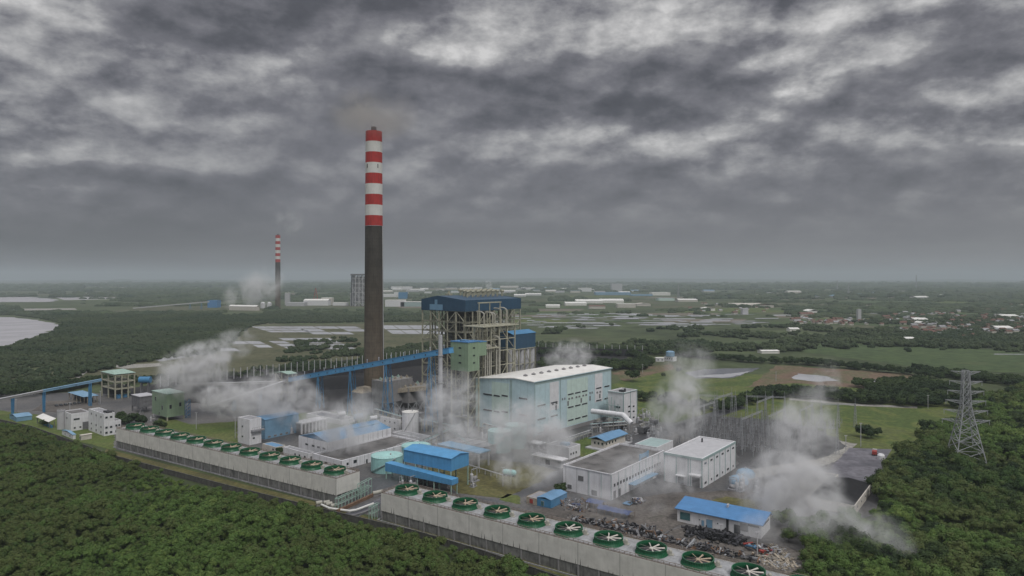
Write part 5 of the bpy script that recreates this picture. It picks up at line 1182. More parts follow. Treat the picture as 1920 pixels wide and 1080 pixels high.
# wind fence round the coal yard
def wind_fence(label, a, c, hs, hp, n):
    hs = 8.5
    e = T('wind_fence', label, 'fence', a); d = c-a; MB().beam(Vector((0, 0, hs/2)), d+Vector((0, 0, hs/2)), .2, hs).build('screen', M['net'], e)
    pm = MB().box(-.3, -.3, 0, .3, .3, hp).build('post', M['post'])
    for i in range(n+1):
        k = pm.copy(); C.objects.link(k); k.parent = e; k.location = d*i/n+Vector((0, .6, 0))
    bpy.data.objects.remove(pm)
f0, f1, f2 = PD(300, 575), PD(800, 790), PD(1010, 905)
wind_fence('dark wind fence with pale posts along the coal yard behind the blue conveyor', f0, f1, 13, 18, 46)
wind_fence('short dark wind fence stretch hidden behind the boiler house', f1, f2, 13, 16, 20)
wind_fence('farthest dark wind fence with pale posts right of the boiler house', f2, PD(1205, 870), 11, 14, 14)
# coal heaps
for k, (px, D, rx, ry, h_) in enumerate([(560, 640, 60, 28, 9), (640, 640, 45, 25, 8), (480, 620, 45, 20, 6), (1080, 800, 70, 30, 8)]):
    m = MB(); n = 28; vs = []; fs = []
    for i in range(9):
        for j in range(n):
            f = i/8; a = 2*math.pi*j/n; q = 1+.15*noise.noise(Vector((math.cos(a)*2, math.sin(a)*2, k*3+i*.3))); vs.append((rx*(1-f)*math.cos(a)*q, ry*(1-f)*math.sin(a)*q, h_*math.sin(f*math.pi/2)+.6*noise.noise(Vector((j, i, k)))*(f > 0)-(.2 if i == 0 else 0)))
    for i in range(8):
        for j in range(n): fs.append((i*n+j, i*n+(j+1) % n, (i+1)*n+(j+1) % n, (i+1)*n+j))
    tag(m.add(vs, fs).build('coal_pile', M['coal'], smooth=True, loc=PD(px, D)), ['broad black coal pile behind the blue conveyor trestles', 'black coal pile between the blue conveyor and striped chimney', 'low black coal pile behind the steam at left', 'black coal pile behind the turbine hall'][k], 'coal pile')
    C.objects[-1].rotation_euler = (0, 0, R(25))

# ------------------------------------------------------------------ switchyard
def gantry(label, px, py, L_, hgt, th):
    e = T('switchyard_gantry', label, 'gantry', G(px, py), R(th), 'steel gantries of the switchyard')
    for x in (0, L_/2, L_):
        m = MB()
        for s_ in (-1, 1):
            for t_ in (-1, 1): m.beam((x+s_*.9, t_*.9, 0), (x+s_*.25, t_*.25, hgt), .16)
        for k in range(8):
            z_, z2 = hgt*k/8, hgt*(k+1)/8; w1, w2 = .9-.65*k/8, .9-.65*(k+1)/8
            m.beam((x-w1, -w1, z_), (x+w2, -w2, z2), .1); m.beam((x+w1, w1, z_), (x-w2, w2, z2), .1); m.beam((x-w1, w1, z_), (x-w2, -w2, z2), .1)
        m.beam((x, 0, hgt), (x, 0, hgt+3.5), .15); m.build('column', M['galv'], e)
    m = MB()
    for (y, z_) in ((-.4, hgt-.9), (.4, hgt-.9), (0, hgt-.1)): m.beam((0, y, z_), (L_, y, z_), .16)
    n = int(L_/1.6)
    for k in range(n): m.beam((L_*k/n, -.4, hgt-.9), (L_*(k+.5)/n, 0, hgt-.1), .1); m.beam((L_*(k+.5)/n, 0, hgt-.1), (L_*(k+1)/n, .4, hgt-.9), .1)
    m.build('beam', M['galv'], e)
for k, (px, py, L_, hgt, th) in enumerate([(1300, 815, 32, 17, 50), (1390, 838, 34, 17, 50), (1340, 792, 30, 17, 50), (1440, 832, 30, 17, 50), (1420, 800, 30, 17, 50), (1500, 815, 26, 16, 50), (1310, 778, 26, 15, -10), (1480, 850, 26, 16, -8), (1400, 783, 26, 16, -10), (1540, 800, 22, 16, -5)]):
    gantry(['grey lattice gantry nearest the link roof behind the boxy white building', 'grey lattice gantry right behind the corner of the boxy white building', 'grey lattice gantry at the left rear of the switchyard', 'grey lattice gantry in the middle of the front row, in steam', 'grey lattice gantry in the middle of the switchyard', 'grey lattice gantry toward the right edge of the switchyard', 'grey lattice gantry facing the picture at the left rear', 'grey lattice gantry facing the picture at the right front', 'grey lattice gantry facing the picture at the meadow edge', 'rearmost right grey lattice gantry by the meadow'][k], px, py, L_, hgt, th)
def insulator_post():
    e = T('insulator_post', 'slim grey switchyard insulator post with three horns, one of many alike', 'insulator post', (0, 0, 0), 0, 'slim insulator posts of the switchyard')
    m = MB(); m.beam((0, 0, 0), (0, 0, 3.4), .35); m.beam((-1.6, 0, 3.4), (1.6, 0, 3.4), .25); m.build('stand', M['galv'], e)
    for x in (-1.4, 0, 1.4): MB().lathe(x, 0, [(.16, 3.5), (.3, 3.9), (.16, 4.3), (.3, 4.7), (.16, 5.1), (.26, 5.5), (.1, 6.2), (.02, 6.8)], 8).build('insulator', M['roofgrey'], e)
    return e
ip = insulator_post(); first = True; r_ = random.Random(11)
for i in range(10):
    for j in range(14):
        u, v = i/9, j/13; px = 1262+u*75+v*238+r_.uniform(-4, 4); py = 845-u*52+v*30-(v*v*22)+r_.uniform(-2, 2)
        if px > 1585: continue
        o = ip if first else copy_tree(ip); first = False; o.location = G(px, py); o.rotation_euler = (0, 0, R(50+90*(i % 2)))
# ------------------------------------------------------------------ lattice pylons and lamp posts
def pylon(label, x, y, H, w0, w1, tiers, arm, th, far=False):
    e = T('transmission_pylon', label, 'pylon', (x, y, 0), R(th)); m = MB(); n = 12 if not far else 7; a = .42 if not far else 1.1
    W_ = lambda z: w0+(w1-w0)*min(1, z/(H*.62)) if z < H*.62 else w1*(1-.35*(z-H*.62)/(H*.38))
    zs = [H*(1-(1-i/n)**1.15) for i in range(n+1)]
    c4 = [(-1, -1), (1, -1), (1, 1), (-1, 1)]
    for i in range(n):
        z0_, z1_ = zs[i], zs[i+1]; A, Bq = W_(z0_)/2, W_(z1_)/2
        for k in range(4):
            p, q = c4[k], c4[(k+1) % 4]
            m.beam((p[0]*A, p[1]*A, z0_), (p[0]*Bq, p[1]*Bq, z1_), a); m.beam((p[0]*Bq, p[1]*Bq, z1_), (q[0]*Bq, q[1]*Bq, z1_), a*.5)
            m.beam((p[0]*A, p[1]*A, z0_), (q[0]*Bq, q[1]*Bq, z1_), a*.6); m.beam((q[0]*A, q[1]*A, z0_), (p[0]*Bq, p[1]*Bq, z1_), a*.6)
    m.build('tower_body', M['galv'], e)
    for k in range(tiers):
        z_ = H*(.985-(.50/max(1, tiers-1))*k); m = MB(); L_ = arm*(.68+.44*k/max(1, tiers-1))*(1.15 if not far else 1); wv = W_(z_)/2
        for s_ in (-1, 1):
            for t_ in (-1, 1):
                m.beam((s_*wv, t_*wv, z_), (s_*L_, 0, z_+.3), a*.6); m.beam((s_*wv, t_*wv, z_-1.5), (s_*L_, 0, z_+.3), a*.5)
            for q in (.35, .65): m.beam((s_*(wv+(L_-wv)*q), wv*(1-q), z_+.1), (s_*(wv+(L_-wv)*q), -wv*(1-q), z_+.1), a*.4); m.beam((s_*(wv+(L_-wv)*q), 0, z_+.2), (s_*(wv+(L_-wv)*(q-.25)), 0, z_-1.2), a*.4)
            if not far and k: m.beam((s_*L_*.97, 0, z_), (s_*L_*.97, 0, z_-2), .22)
        m.build('cross_arm', M['galv'], e)
    return e
pp = G(1825, 882); pylon('tall grey lattice pylon with six tiers of arms standing in the right woods', pp[0], pp[1]+6, 51.5, 15.5, 4.0, 6, 9.0, -12)
for k, (px, D, H, lb) in enumerate([(1272, 3300, 70, 'far faint pylon left of the group, above the pale factory roofs'), (1570, 5200, 78, 'far faint pylon first of the two close together'), (1591, 4000, 66, 'far faint pylon second of the two close together'), (1718, 5600, 118, 'far dark pylon standing highest against the sky at right'), (905, 5200, 70, 'far tiny pylon above the boiler house'), (1100, 6000, 60, 'far tiny pylon beside the distant silo block')]):
    p = PD(px, D); pylon(lb, p[0], p[1], H, 9, 3.5, 3, 9, 0, True)
for k, (px, py, h_, lb) in enumerate([(131, 778, 9, 'thin pale lamp post behind the white annex'), (30, 775, 10, 'thin pale lamp post on the far left lawn'), (188, 757, 10, 'thin lamp post beside the frame tower'), (368, 805, 11, 'thin lamp post on the lawn right of the green box house'), (441, 822, 13, 'tall thin lamp post left of the white stair tower'), (943, 912, 9, 'white lamp post on the dry lawn near the aqua vessel'), (958, 908, 7, 'short white lamp post under the aqua vessel'), (1205, 792, 9, 'lamp post beside the white annex of the turbine hall'), (1235, 800, 9, 'lamp post at the left edge of the switchyard'), (1614, 838, 14, 'tall lone lamp post on the meadow edge by the ash yard'), (1586, 850, 10, 'lamp post beside the curved road in thin steam'), (1740, 766, 10, 'lamp post at the end of the canal road'), (1455, 715, 9, 'white marker post on the red soil'), (1558, 690, 6, 'short white post by the far pond hedge'), (1420, 1040, 8, 'lamp post rising from the scrap heap'), (1205, 700, 9, 'thin post beside the round tree on the meadow'), (1352, 1003, 4, 'short white lamp post in front of the long office')]):
    e = T('lamp_post', lb, 'lamp post', G(px, py)); MB().beam((0, 0, 0), (0, 0, h_), .28).build('pole', M['post'], e); MB().box(-.8, -.2, h_, .8, .2, h_+.25).build('lamp_head', M['post'], e)

# ------------------------------------------------------------------ trees
def crown_mesh(name, seed, R0, Hh, nl, nq, qs, z0, m='leaf', core=.62):
    r_ = random.Random(seed); mb = MB(); lobes = []
    for i in range(nl):
        a = r_.uniform(0, 2*math.pi); d = math.sqrt(r_.random())*R0*.68; zz_ = z0+Hh*(.25+.5*r_.random()*(1-.5*d/R0)); rr_ = R0*r_.uniform(.26, .44)
        lobes.append((Vector((d*math.cos(a), d*math.sin(a), zz_)), rr_))
    for c, rr_ in lobes:
        mb.ball(c, rr_*core*1.25, 6, .8)
    tw = sum(l[1]**2 for l in lobes)
    for c, rr_ in lobes:
        for k in range(int(nq*rr_*rr_/tw)):
            v = Vector((r_.gauss(0, 1), r_.gauss(0, 1), r_.gauss(.25, 1))).normalized()
            q = c+Vector((v.x, v.y, v.z*.8))*rr_*r_.uniform(.72, 1.14); s_ = qs*r_.uniform(.6, 1.35)
            n_ = (v+Vector((r_.gauss(0, .45), r_.gauss(0, .45), r_.gauss(.25, .45)))).normalized()
            u = n_.cross(Vector((r_.gauss(0, 1), r_.gauss(0, 1), r_.gauss(0, 1)))).normalized(); w_ = n_.cross(u)
            mb.add([q+u*s_, q+w_*s_*.6, q-u*s_*.9, q-w_*s_*.55], [(0, 1, 2, 3)])
    o = mb.build(name, M[m]); C.objects.unlink(o); return o
def trunk_mesh(seed, h, r0=.22):
    r_ = random.Random(seed); m = MB(); m.tube([(0, 0, -.2), (.1, 0, h*.5), (0, .1, h)], r0, 6)
    for k in range(4):
        a = r_.uniform(0, 6.28); m.beam((0, 0, h*.6), (math.cos(a)*h*.4, math.sin(a)*h*.4, h*1.05), r0*.5, r0*.5, 5)
    o = m.build('trunk', M['bark']); C.objects.unlink(o); return o
near_c = [crown_mesh('crown', 10+k, 1.0*3.6, 5.0+k*.5, 8+k*2, 1500, .30, 1.5) for k in range(5)]
big_c = [crown_mesh('crown', 30+k, 5.0+k*.6, 6.5+k, 13+3*k, 1900, .40, 2.0, 'leafdark' if k == 1 else 'leaf') for k in range(4)]
dark_c = [crown_mesh('crown', 50+k, 4.4, 5.6, 12, 700, .55, 1.6, 'leafdark') for k in range(4)]
far_c = [crown_mesh('crown', 70+k, 6, 6, 9, 190, 1.25, .3, 'leaffar', .9) for k in range(4)]
vfar_c = [crown_mesh('crown', 90+k, 28, 8, 20, 200, 2.6, -2, 'leaffar', .9) for k in range(3)]
trunks = [trunk_mesh(1, 3.0), trunk_mesh(2, 3.8)]
def coll(name, obs):
    c = bpy.data.collections.new(name)
    for o in obs: c.objects.link(o)
    return c
COL = {'near': coll('near_crowns', near_c), 'big': coll('big_crowns', big_c), 'dark': coll('dark_crowns', dark_c), 'far': coll('far_crowns', far_c), 'vfar': coll('distant_crowns', vfar_c)}
def scatter_object(name, label, cat, pts, col):
    me = bpy.data.meshes.new(name); me.from_pydata([p[:3] for p in pts], [], [])
    at = me.attributes.new('size', 'FLOAT', 'POINT'); at.data.foreach_set('value', [p[3] for p in pts])
    o = bpy.data.objects.new(name, me); C.objects.link(o); tag(o, label, cat, kind='stuff')
    ng = bpy.data.node_groups.new(name, 'GeometryNodeTree'); ng.interface.new_socket('Geometry', in_out='INPUT', socket_type='NodeSocketGeometry'); ng.interface.new_socket('Geometry', in_out='OUTPUT', socket_type='NodeSocketGeometry')
    N = ng.nodes.new; L = ng.links.new
    gi, go = N('NodeGroupInput'), N('NodeGroupOutput'); ip_ = N('GeometryNodeInstanceOnPoints'); ci = N('GeometryNodeCollectionInfo')
    ci.inputs['Collection'].default_value = col; ci.inputs['Separate Children'].default_value = True; ci.inputs['Reset Children'].default_value = True
    L(gi.outputs[0], ip_.inputs['Points']); L(ci.outputs[0], ip_.inputs['Instance']); ip_.inputs['Pick Instance'].default_value = True
    ri = N('FunctionNodeRandomValue'); ri.data_type = 'INT'; ri.inputs['Min'].default_value = 0; ri.inputs['Max'].default_value = len(col.objects)-1
    L([s_ for s_ in ri.outputs if s_.type == 'INT'][0], ip_.inputs['Instance Index'])
    [s_ for s_ in ri.inputs if s_.name == 'Max' and s_.type == 'INT'][0].default_value = len(col.objects)-1
    [s_ for s_ in ri.inputs if s_.name == 'Min' and s_.type == 'INT'][0].default_value = 0
    rv = N('FunctionNodeRandomValue'); rv.data_type = 'FLOAT_VECTOR'; rv.inputs[0].default_value = (0, 0, 0); rv.inputs[1].default_value = (.15, .15, 6.283); rv.inputs['Seed'].default_value = 3
    L(rv.outputs[0], ip_.inputs['Rotation'])
    na = N('GeometryNodeInputNamedAttribute'); na.data_type = 'FLOAT'; na.inputs[0].default_value = 'size'
    L(na.outputs[0], ip_.inputs['Scale']); L(ip_.outputs[0], go.inputs[0])
    md = o.modifiers.new('scatter', 'NODES'); md.node_group = ng; return o
def fill(pxpoly, sp, s0, s1, mask=None, seed=1, holes=()):
    P = [tuple(G(*p).to_2d()) for p in pxpoly]; HP = [[tuple(G(*p).to_2d()) for p in q] for q in holes]
    x0, x1 = min(p[0] for p in P), max(p[0] for p in P); y0, y1 = min(p[1] for p in P), max(p[1] for p in P); r_ = random.Random(seed); out = []
    y = y0
    while y < y1:
        x = x0
        while x < x1:
            a, c = x+r_.uniform(-.45, .45)*sp, y+r_.uniform(-.45, .45)*sp
            if abs(a) < c*.82+40 and inpoly(a, c, P) and not any(inpoly(a, c, q) for q in HP):
                n_ = noise.noise(Vector((a, c, 0))/60)
                if mask is None or mask(a, c): out.append((a, c, -.15, (s0+(s1-s0)*r_.random()**1.4)*(1+.45*n_+.35*noise.noise(Vector((a, c, 7))/17))))
            x += sp
        y += sp*.9
    return out
WALL = [(-80, 784), (60, 815), (165, 854), (210, 872), (430, 932), (640, 986), (780, 1022), (900, 1060), (1060, 1118), (1200, 1172)]
front = fill([(-700, 770)]+WALL+[(1200, 1420), (-900, 1420)], 3.7, .50, 1.08, seed=2)
RIGHT = [(1990, 735), (1905, 742), (1850, 755), (1812, 775), (1802, 800), (1745, 815), (1720, 842), (1690, 852), (1672, 880), (1640, 915), (1650, 962), (1600, 985), (1540, 1000), (1500, 1045), (1510, 1080), (1490, 1110), (1560, 1200), (1700, 1400), (2600, 1400), (2400, 760)]
right = fill(RIGHT, 5.0, .48, 1.12, seed=3)
right += fill([(1460, 985), (1560, 985), (1560, 1040), (1480, 1020)], 6, .5, .8, seed=4)
def seen(p, h=5):
    py = 520+(CH-h)/p[1]*F; px = 960+p[0]/p[1]*F; return -25 < px < 1945 and py < 1100
front.sort(key=lambda p: p[1]*p[1]+p[0]*p[0]); right.sort(key=lambda p: p[1]*p[1]+p[0]*p[0])
def individuals(pts, n, crowns, name, label, cat, group, cell=None):
    out, k = [], 0
    for p in pts:
        if k < n and seen(p):
            e = T(name, label, cat, p[:3], rnd.uniform(0, 6.28), group); e.scale = (p[3],)*3
            c = crowns[k % len(crowns)].copy(); C.objects.link(c); c.parent = e; t_ = trunks[k % 2].copy(); C.objects.link(t_); t_.parent = e; k += 1
        else: out.append(p)
    return out
front = individuals(front, 190, near_c, 'mangrove_tree', 'low round dark green mangrove tree packed in the thicket at the bottom of the picture', 'tree', 'mangrove trees nearest the camera')
right = individuals(right, 105, big_c, 'broadleaf_tree', 'bushy broad green tree packed in the woods at the bottom right of the picture', 'tree', 'broadleaf trees nearest the camera at right')
scatter_object('mangrove_thicket', 'dense green mangrove thicket below the boundary wall', 'thicket', front, COL['near'])
scatter_object('woods', 'dense broadleaf woods around the lattice pylon at right', 'woods', right, COL['big'])
# dark rows and belts
belts = []
def strip(px, wd, sp, s0, s1, seed):
    out = []; r_ = random.Random(seed)
    for a, c in zip(px, px[1:]):
        A, Bq = G(*a), G(*c); L_ = (Bq-A).length; n = max(1, int(L_/sp))
        for i in range(n):
            for j in range(max(1, int(wd/sp))):
                q = A.lerp(Bq, (i+r_.random())/n)+Vector((r_.uniform(-1, 1)*sp*.3, (j+r_.random())*sp-wd/2, 0)); out.append((q.x, q.y, -.1, r_.uniform(s0, s1)))
    return out
belts += strip([(1180, 748), (1230, 752), (1290, 765), (1345, 770), (1380, 762)], 16, 7, .9, 1.3, 5)
belts += strip([(1365, 768), (1405, 752), (1440, 742)], 20, 7, 1.0, 1.5, 6)
belts += strip([(1430, 745), (1480, 741), (1600, 752), (1700, 758), (1790, 760)], 30, 6.5, 1.0, 1.5, 7)
belts += strip([(1640, 740), (1700, 735), (1780, 730), (1800, 745), (1830, 750)], 90, 7.5, .9, 1.4, 8)
belts += strip([(1010, 664), (1080, 664), (1160, 664), (1260, 664), (1330, 672)], 50, 8, .9, 1.4, 9)
belts += strip([(1010, 690), (1100, 694), (1150, 692), (1195, 684)], 40, 8, .9, 1.3, 10)
belts += strip([(1188, 668), (1215, 684), (1190, 694)], 30, 7, 1.0, 1.5, 41)
belts += strip([(1020, 684), (1100, 686), (1180, 690)], 40, 7, 1.0, 1.5, 42)
belts += strip([(1330, 672), (1420, 680), (1520, 684), (1640, 696), (1740, 706), (1760, 712)], 26, 7.5, .9, 1.4, 11)
belts += strip([(1730, 700), (1850, 715), (1960, 725), (2000, 735)], 70, 8, .9, 1.4, 17)
belts += strip([(560, 702), (640, 694), (760, 676), (840, 666)], 60, 8, .9, 1.4, 12)
belts += strip([(200, 720), (300, 715), (440, 708), (560, 706)], 30, 8, .8, 1.2, 13)
belts += strip([(-20, 738), (100, 732), (180, 722)], 60, 7, .9, 1.4, 14)
belts += strip([(215, 790), (270, 796)], 14, 5, .8, 1.2, 15)
for q in [(1185, 715, 1.9), (1270, 700, 1.0), (1245, 708, .8), (1628, 822, 1.3), (1620, 820, 1.2), (1636, 823, 1.1), (1645, 818, .9), (300, 806, 1), (84, 800, .8), (524, 852, .6), (1052, 925, .8), (1160, 760, .8)]:
    p = G(q[0], q[1]); belts.append((p[0], p[1], -.1, q[2]))
scatter_object('tree_belt', 'dark tree rows and hedges around the fields and coal yard', 'tree belt', belts, COL['dark'])
# mangrove forest beyond the plant to the left, mid distance groves, far clumps
NOTWATER = [[(-300,588),(25,591),(75,597),(118,607),(100,622),(66,636),(0,657),(-300,720)]]
midf = fill([(-500, 730), (-60, 742), (90, 728), (150, 706), (215, 690), (280, 678), (400, 664), (430, 645), (470, 612), (500, 607), (840, 602), (850, 590), (400, 584), (220, 588), (140, 585), (-500, 590)], 9.0, .55, 1.0, seed=21, holes=NOTWATER)
midf += fill([(640, 690), (700, 660), (830, 640), (830, 665), (700, 690)], 9, .6, 1.1, seed=22)
midf += fill([(560, 640), (660, 632), (690, 665), (560, 695), (470, 694), (520, 670)], 9, .5, 1.0, lambda a, c: noise.noise(Vector((a, c, 5))/45) > -.05, seed=24)
msk = lambda t, sc: (lambda a, c: noise.noise(Vector((a*.45, c, 3))/sc)+.35*noise.noise(Vector((a, c, 9))/(sc*.3)) > t)
midf += fill([(990, 668), (1020, 612), (1990, 596), (1990, 668), (1800, 668), (1720, 650), (1560, 655), (1380, 668), (1300, 680)], 12.5, .8, 1.5, msk(.10, 130), seed=23)
midf += fill([(1440, 640), (1990, 618), (1990, 648), (1700, 660)], 12, .9, 1.5, msk(-.15, 90), seed=26)
farf = fill([(-200, 590), (2100, 600), (2100, 560), (-200, 560)], 30, .4, .9, msk(.12, 260), seed=31)
farf += fill([(-200, 588), (2100, 600), (2100, 580), (-200, 580)], 26, .35, .6, msk(.05, 120), seed=32)
farf = [p for p in farf if not (abs(960+p[0]/p[1]*F-60) < 90 and 550 < 520+CH/p[1]*F < 572)]
farf += fill([(-200, 561), (2100, 561), (2100, 541), (-200, 541)], 48, .7, 1.5, msk(.10, 420), seed=33)
farf += fill([(-100, 541), (2020, 541), (2020, 532), (-100, 532)], 110, 1.4, 2.6, msk(.05, 900), seed=34)
def clear(p):
    px, py = 960+p[0]/p[1]*F, 520+CH/p[1]*F
    for (fx, fy, fw) in [(455, 582, 66), (560, 575, 60), (600, 574, 70), (672, 576, 40), (755, 577, 90), (735, 558, 50), (752, 545, 60), (782, 548, 40), (880, 545, 60), (960, 543, 60), (995, 556, 60), (1097, 549, 40), (1157, 555, 90), (1235, 556, 90), (1115, 578, 170), (1207, 577, 40), (1290, 569, 60), (1400, 579, 110), (1526, 597, 60), (1730, 612, 60), (250, 576, 340)]:
        if abs(px-fx) < fw*.62 and fy-1.5 < py < fy+9: return False
    if 700 < px < 1250 and 539 < py < 556 and rnd.random() < .6: return False
    if 850 < px < 1480 and 583 < py < 614: return rnd.random() < .10
    return True
farf = [p for p in farf if clear(p)]; midf = [p for p in midf if clear(p)]
scatter_object('grove', 'mid distance mangrove forest and groves between fields', 'grove', midf, COL['far'])
scatter_object('far_woods', 'far tree clumps and wooded land fading toward the horizon', 'woods', farf, COL['vfar'])
print('trees', len(front), len(right), len(belts), len(midf), len(farf))

# ------------------------------------------------------------------ far plant, factories and villages
def farbox(name, label, cat, px, py, wpx, hm, dep, wall, roof, th=0, rise=0., group=None, wins=0):
    p = G(px, py); D = p[1]; W_ = wpx/F*D; e = T(name, label, cat, p, R(th), group)
    m = MB(); m.box(-W_/2, 0, 0, W_/2, dep, hm); m.build('wall', M[wall], e)
    if rise: m = MB(); m.gable(-W_/2, 0, W_/2, dep, hm, rise, 'x' if W_ > dep else 'y', .4, .5, .5); m.build('roof', M[roof], e)
    else: MB().box(-W_/2-.3, -.3, hm+.01, W_/2+.3, dep+.3, hm+.6).build('roof', M[roof], e)
    for k in range(wins): MB().box(-W_/2+W_*(k+.3)/wins, -.3, hm*.4, -W_/2+W_*(k+.7)/wins, -.02, hm*.65).build('window', M['glass'], e)
    return e
FB = [(455, 582, 62, 12, 14, 'wallpale', 'rooflight', -18, 4, 'long cream sloping shed left of the far striped chimney'), (398, 577, 18, 24, 30, 'blue', 'blue', 0, 0, 'bright blue box house at the head of the far conveyor'),
      (553, 574, 34, 12, 40, 'post', 'post', 0, 0, 'grey low halls right of the far striped chimney'), (538, 572, 8, 44, 14, 'post', 'rooflight', 0, 0, 'slim grey tower block right of the far striped chimney'),
      (592, 573, 46, 18, 40, 'white', 'rooflight', 0, 5, 'white pitched hall with a red lattice mast behind it'), (612, 572, 20, 26, 30, 'wallpale', 'rooflight', 0, 0, 'cream block in the middle of the far plant'), (637, 573, 26, 10, 30, 'white', 'rooflight', 0, 0, 'low white hall left of the far grey boiler tower'),
      (660, 573, 7, 44, 14, 'white', 'rooflight', 0, 0, 'white stair block attached to the far grey boiler tower'), (740, 575, 36, 22, 40, 'white', 'rooflight', 0, 0, 'white hall just right of the tall striped chimney'), (770, 575, 38, 16, 40, 'trim', 'rooflight', 0, 0, 'pale green hall right of the tall striped chimney'),
      (755, 560, 16, 30, 30, 'bluesteel', 'bluesteel', 0, 0, 'far dark blue block between white factory halls'), (730, 557, 30, 14, 60, 'white', 'rooflight', 0, 0, 'far white hall above the pale hall beside the chimney'), (752, 543, 38, 24, 80, 'white', 'rooflight', 0, 0, 'largest far white factory block near the tall chimney'),
      (782, 546, 26, 12, 60, 'white', 'rooflight', 0, 3, 'small far white factory hall left of the boiler roof'), (880, 543, 36, 14, 80, 'white', 'rooflight', 0, 0, 'far pale factory hall behind the boiler roof'), (955, 540, 34, 16, 80, 'wallpale', 'rooflight', 0, 3, 'far pale factory hall right of the boiler roof silencers'),
      (990, 543, 26, 12, 60, 'white', 'rooflight', 0, 3, 'far white hall with low roof right of the boiler roof'), (1000, 554, 30, 8, 60, 'white', 'rooflight', 0, 4, 'far white ridge roof hall between fields'), (975, 556, 22, 8, 60, 'white', 'rooflight', 0, 4, 'far little white hall beside the boiler right edge'),
      (1097, 547, 24, 26, 60, 'white', 'rooflight', 0, 0, 'far cream block alone among trees'), (1157, 547, 20, 56, 60, 'post', 'post', 0, 0, 'far grey silo block standing high near the centre horizon'), (1150, 553, 66, 14, 80, 'bluegrey', 'bluegrey', 0, 0, 'long far grey blue hall below the silo block'),
      (1240, 554, 34, 16, 80, 'rooflight', 'rooflight', 0, 0, 'bright far white hall right of the silo block'), (1204, 555, 40, 8, 60, 'bluegrey', 'bluegrey', 0, 0, 'long far bluish low hall beside the bright white one'), (1250, 564, 30, 10, 60, 'mint', 'trim', 0, 0, 'far pale green hall below the bright white hall'),
      (1080, 573, 40, 8, 70, 'rooflight', 'rooflight', 0, 4, 'white low roof, left end of the big roof cluster'), (1105, 569, 50, 9, 70, 'rooflight', 'rooflight', 0, 6, 'wide white ridge roof, second of the big cluster'), (1148, 568, 44, 9, 70, 'rooflight', 'rooflight', 0, 6, 'wide white ridge roof at the right of the big cluster'),
      (1175, 577, 34, 12, 40, 'wallpale', 'rooflight', 0, 0, 'pale ribbed hall under the big roof cluster'), (1120, 579, 30, 8, 40, 'wallpale', 'redroof', 0, 3, 'low red roofed house row below the white roof cluster'), (1037, 577, 26, 7, 40, 'rooflight', 'rooflight', 0, 3, 'small white hall left of the big roof cluster'),
      (1207, 574, 26, 7, 50, 'wallpale', 'wallpale', 0, 3, 'cream hall right of the big roof cluster'), (1290, 566, 36, 8, 60, 'wallpale', 'rooflight', 0, 4, 'pale halls among trees right of the white hall'), (1330, 583, 22, 7, 40, 'rooflight', 'rooflight', 0, 3, 'small white hall among dark trees'),
      (1400, 575, 60, 7, 60, 'wallpale', 'wallpale', 0, 4, 'long cream roof band among trees'), (1438, 577, 26, 8, 50, 'wallpale', 'redroof', 0, 4, 'brown roofed hall right of the long cream roof band'), (1398, 590, 10, 16, 20, 'post', 'post', 0, 0, 'narrow grey block below the cream roof band'),
      (1526, 589, 22, 8, 40, 'rooflight', 'rooflight', 0, 4, 'bright white roof standing over the red roofs of the village'), (1515, 595, 24, 8, 30, 'wallpale', 'redroof', 0, 4, 'large red tiled roof below the bright white roof'), (1728, 605, 26, 7, 30, 'rooflight', 'rooflight', 0, 3, 'long pale shed in the village'), (1730, 612, 10, 7, 20, 'rooflight', 'rooflight', 0, 3, 'small bright roof beneath the long pale shed'),
      (1707, 641, 16, 5, 12, 'rooflight', 'rooflight', 0, 2, 'low pale barn at the edge of the long green field'), (1895, 597, 30, 6, 30, 'rooflight', 'rooflight', 0, 3, 'pale long shed near the right edge'), (1885, 621, 30, 6, 26, 'rooflight', 'rooflight', 0, 3, 'pale long shed lower at the right edge'),
      (1490, 622, 18, 5, 16, 'rooflight', 'rooflight', 0, 2, 'little white barn left below the village'), (1580, 624, 10, 4, 12, 'rooflight', 'rooflight', 0, 2, 'tiny white barn on the village field'), (1612, 601, 6, 26, 8, 'post', 'post', 0, 0, 'narrow pale grey tower in the village'),
      (1445, 663, 34, 3, 14, 'rooflight', 'rooflight', 4, 1, 'row of low white greenhouse roofs on the green field')]
EST = [(700+i*17+(i%3)*5, 541+(i*7)%11) for i in range(22)]+[(1010+i*23, 543+(i*5)%9) for i in range(9)]+[(1330+i*40, 548+(i*11)%14) for i in range(12)]
for i, (x_, y_) in enumerate(EST):
    farbox('estate_hall', 'small far pale factory hall in the hazy industrial estate', 'factory hall', x_, y_, rnd.uniform(12, 26), rnd.uniform(7, 13), rnd.uniform(40, 70), rnd.choice(['white', 'post', 'wallpale']), rnd.choice(['rooflight', 'rooflight', 'white', 'bluegrey', 'roofgrey']), 0, rnd.choice([0, 4]), 'pale halls of the far industrial estate')
for f in FB: farbox('factory_hall' if f[4] > 26 else 'barn', f[9], 'factory hall' if f[4] > 26 else 'building', f[0], f[1], f[2], f[3], f[4], f[5], f[6], f[7], f[8])
p = G(672, 574); e = T('distant_boiler_tower', 'far grey steel boiler tower half hidden behind the striped chimney', 'boiler tower', p)
m = MB(); frame_face(m, Vector((-24, 0, 0)), X_, 52, [0, 16, 32, 48, 64, 80, 98, 112], 4, 2.4, .5, 31); frame_face(m, Vector((-24, 40, 0)), X_, 52, [0, 16, 32, 48, 64, 80, 98, 112], 4, 2.4, .5, 32); frame_face(m, Vector((-24, 0, 0)), Y_, 40, [0, 16, 32, 48, 64, 80, 98, 112], 3, 2.4, .5, 33); m.build('steel_frame', M['post'], e)
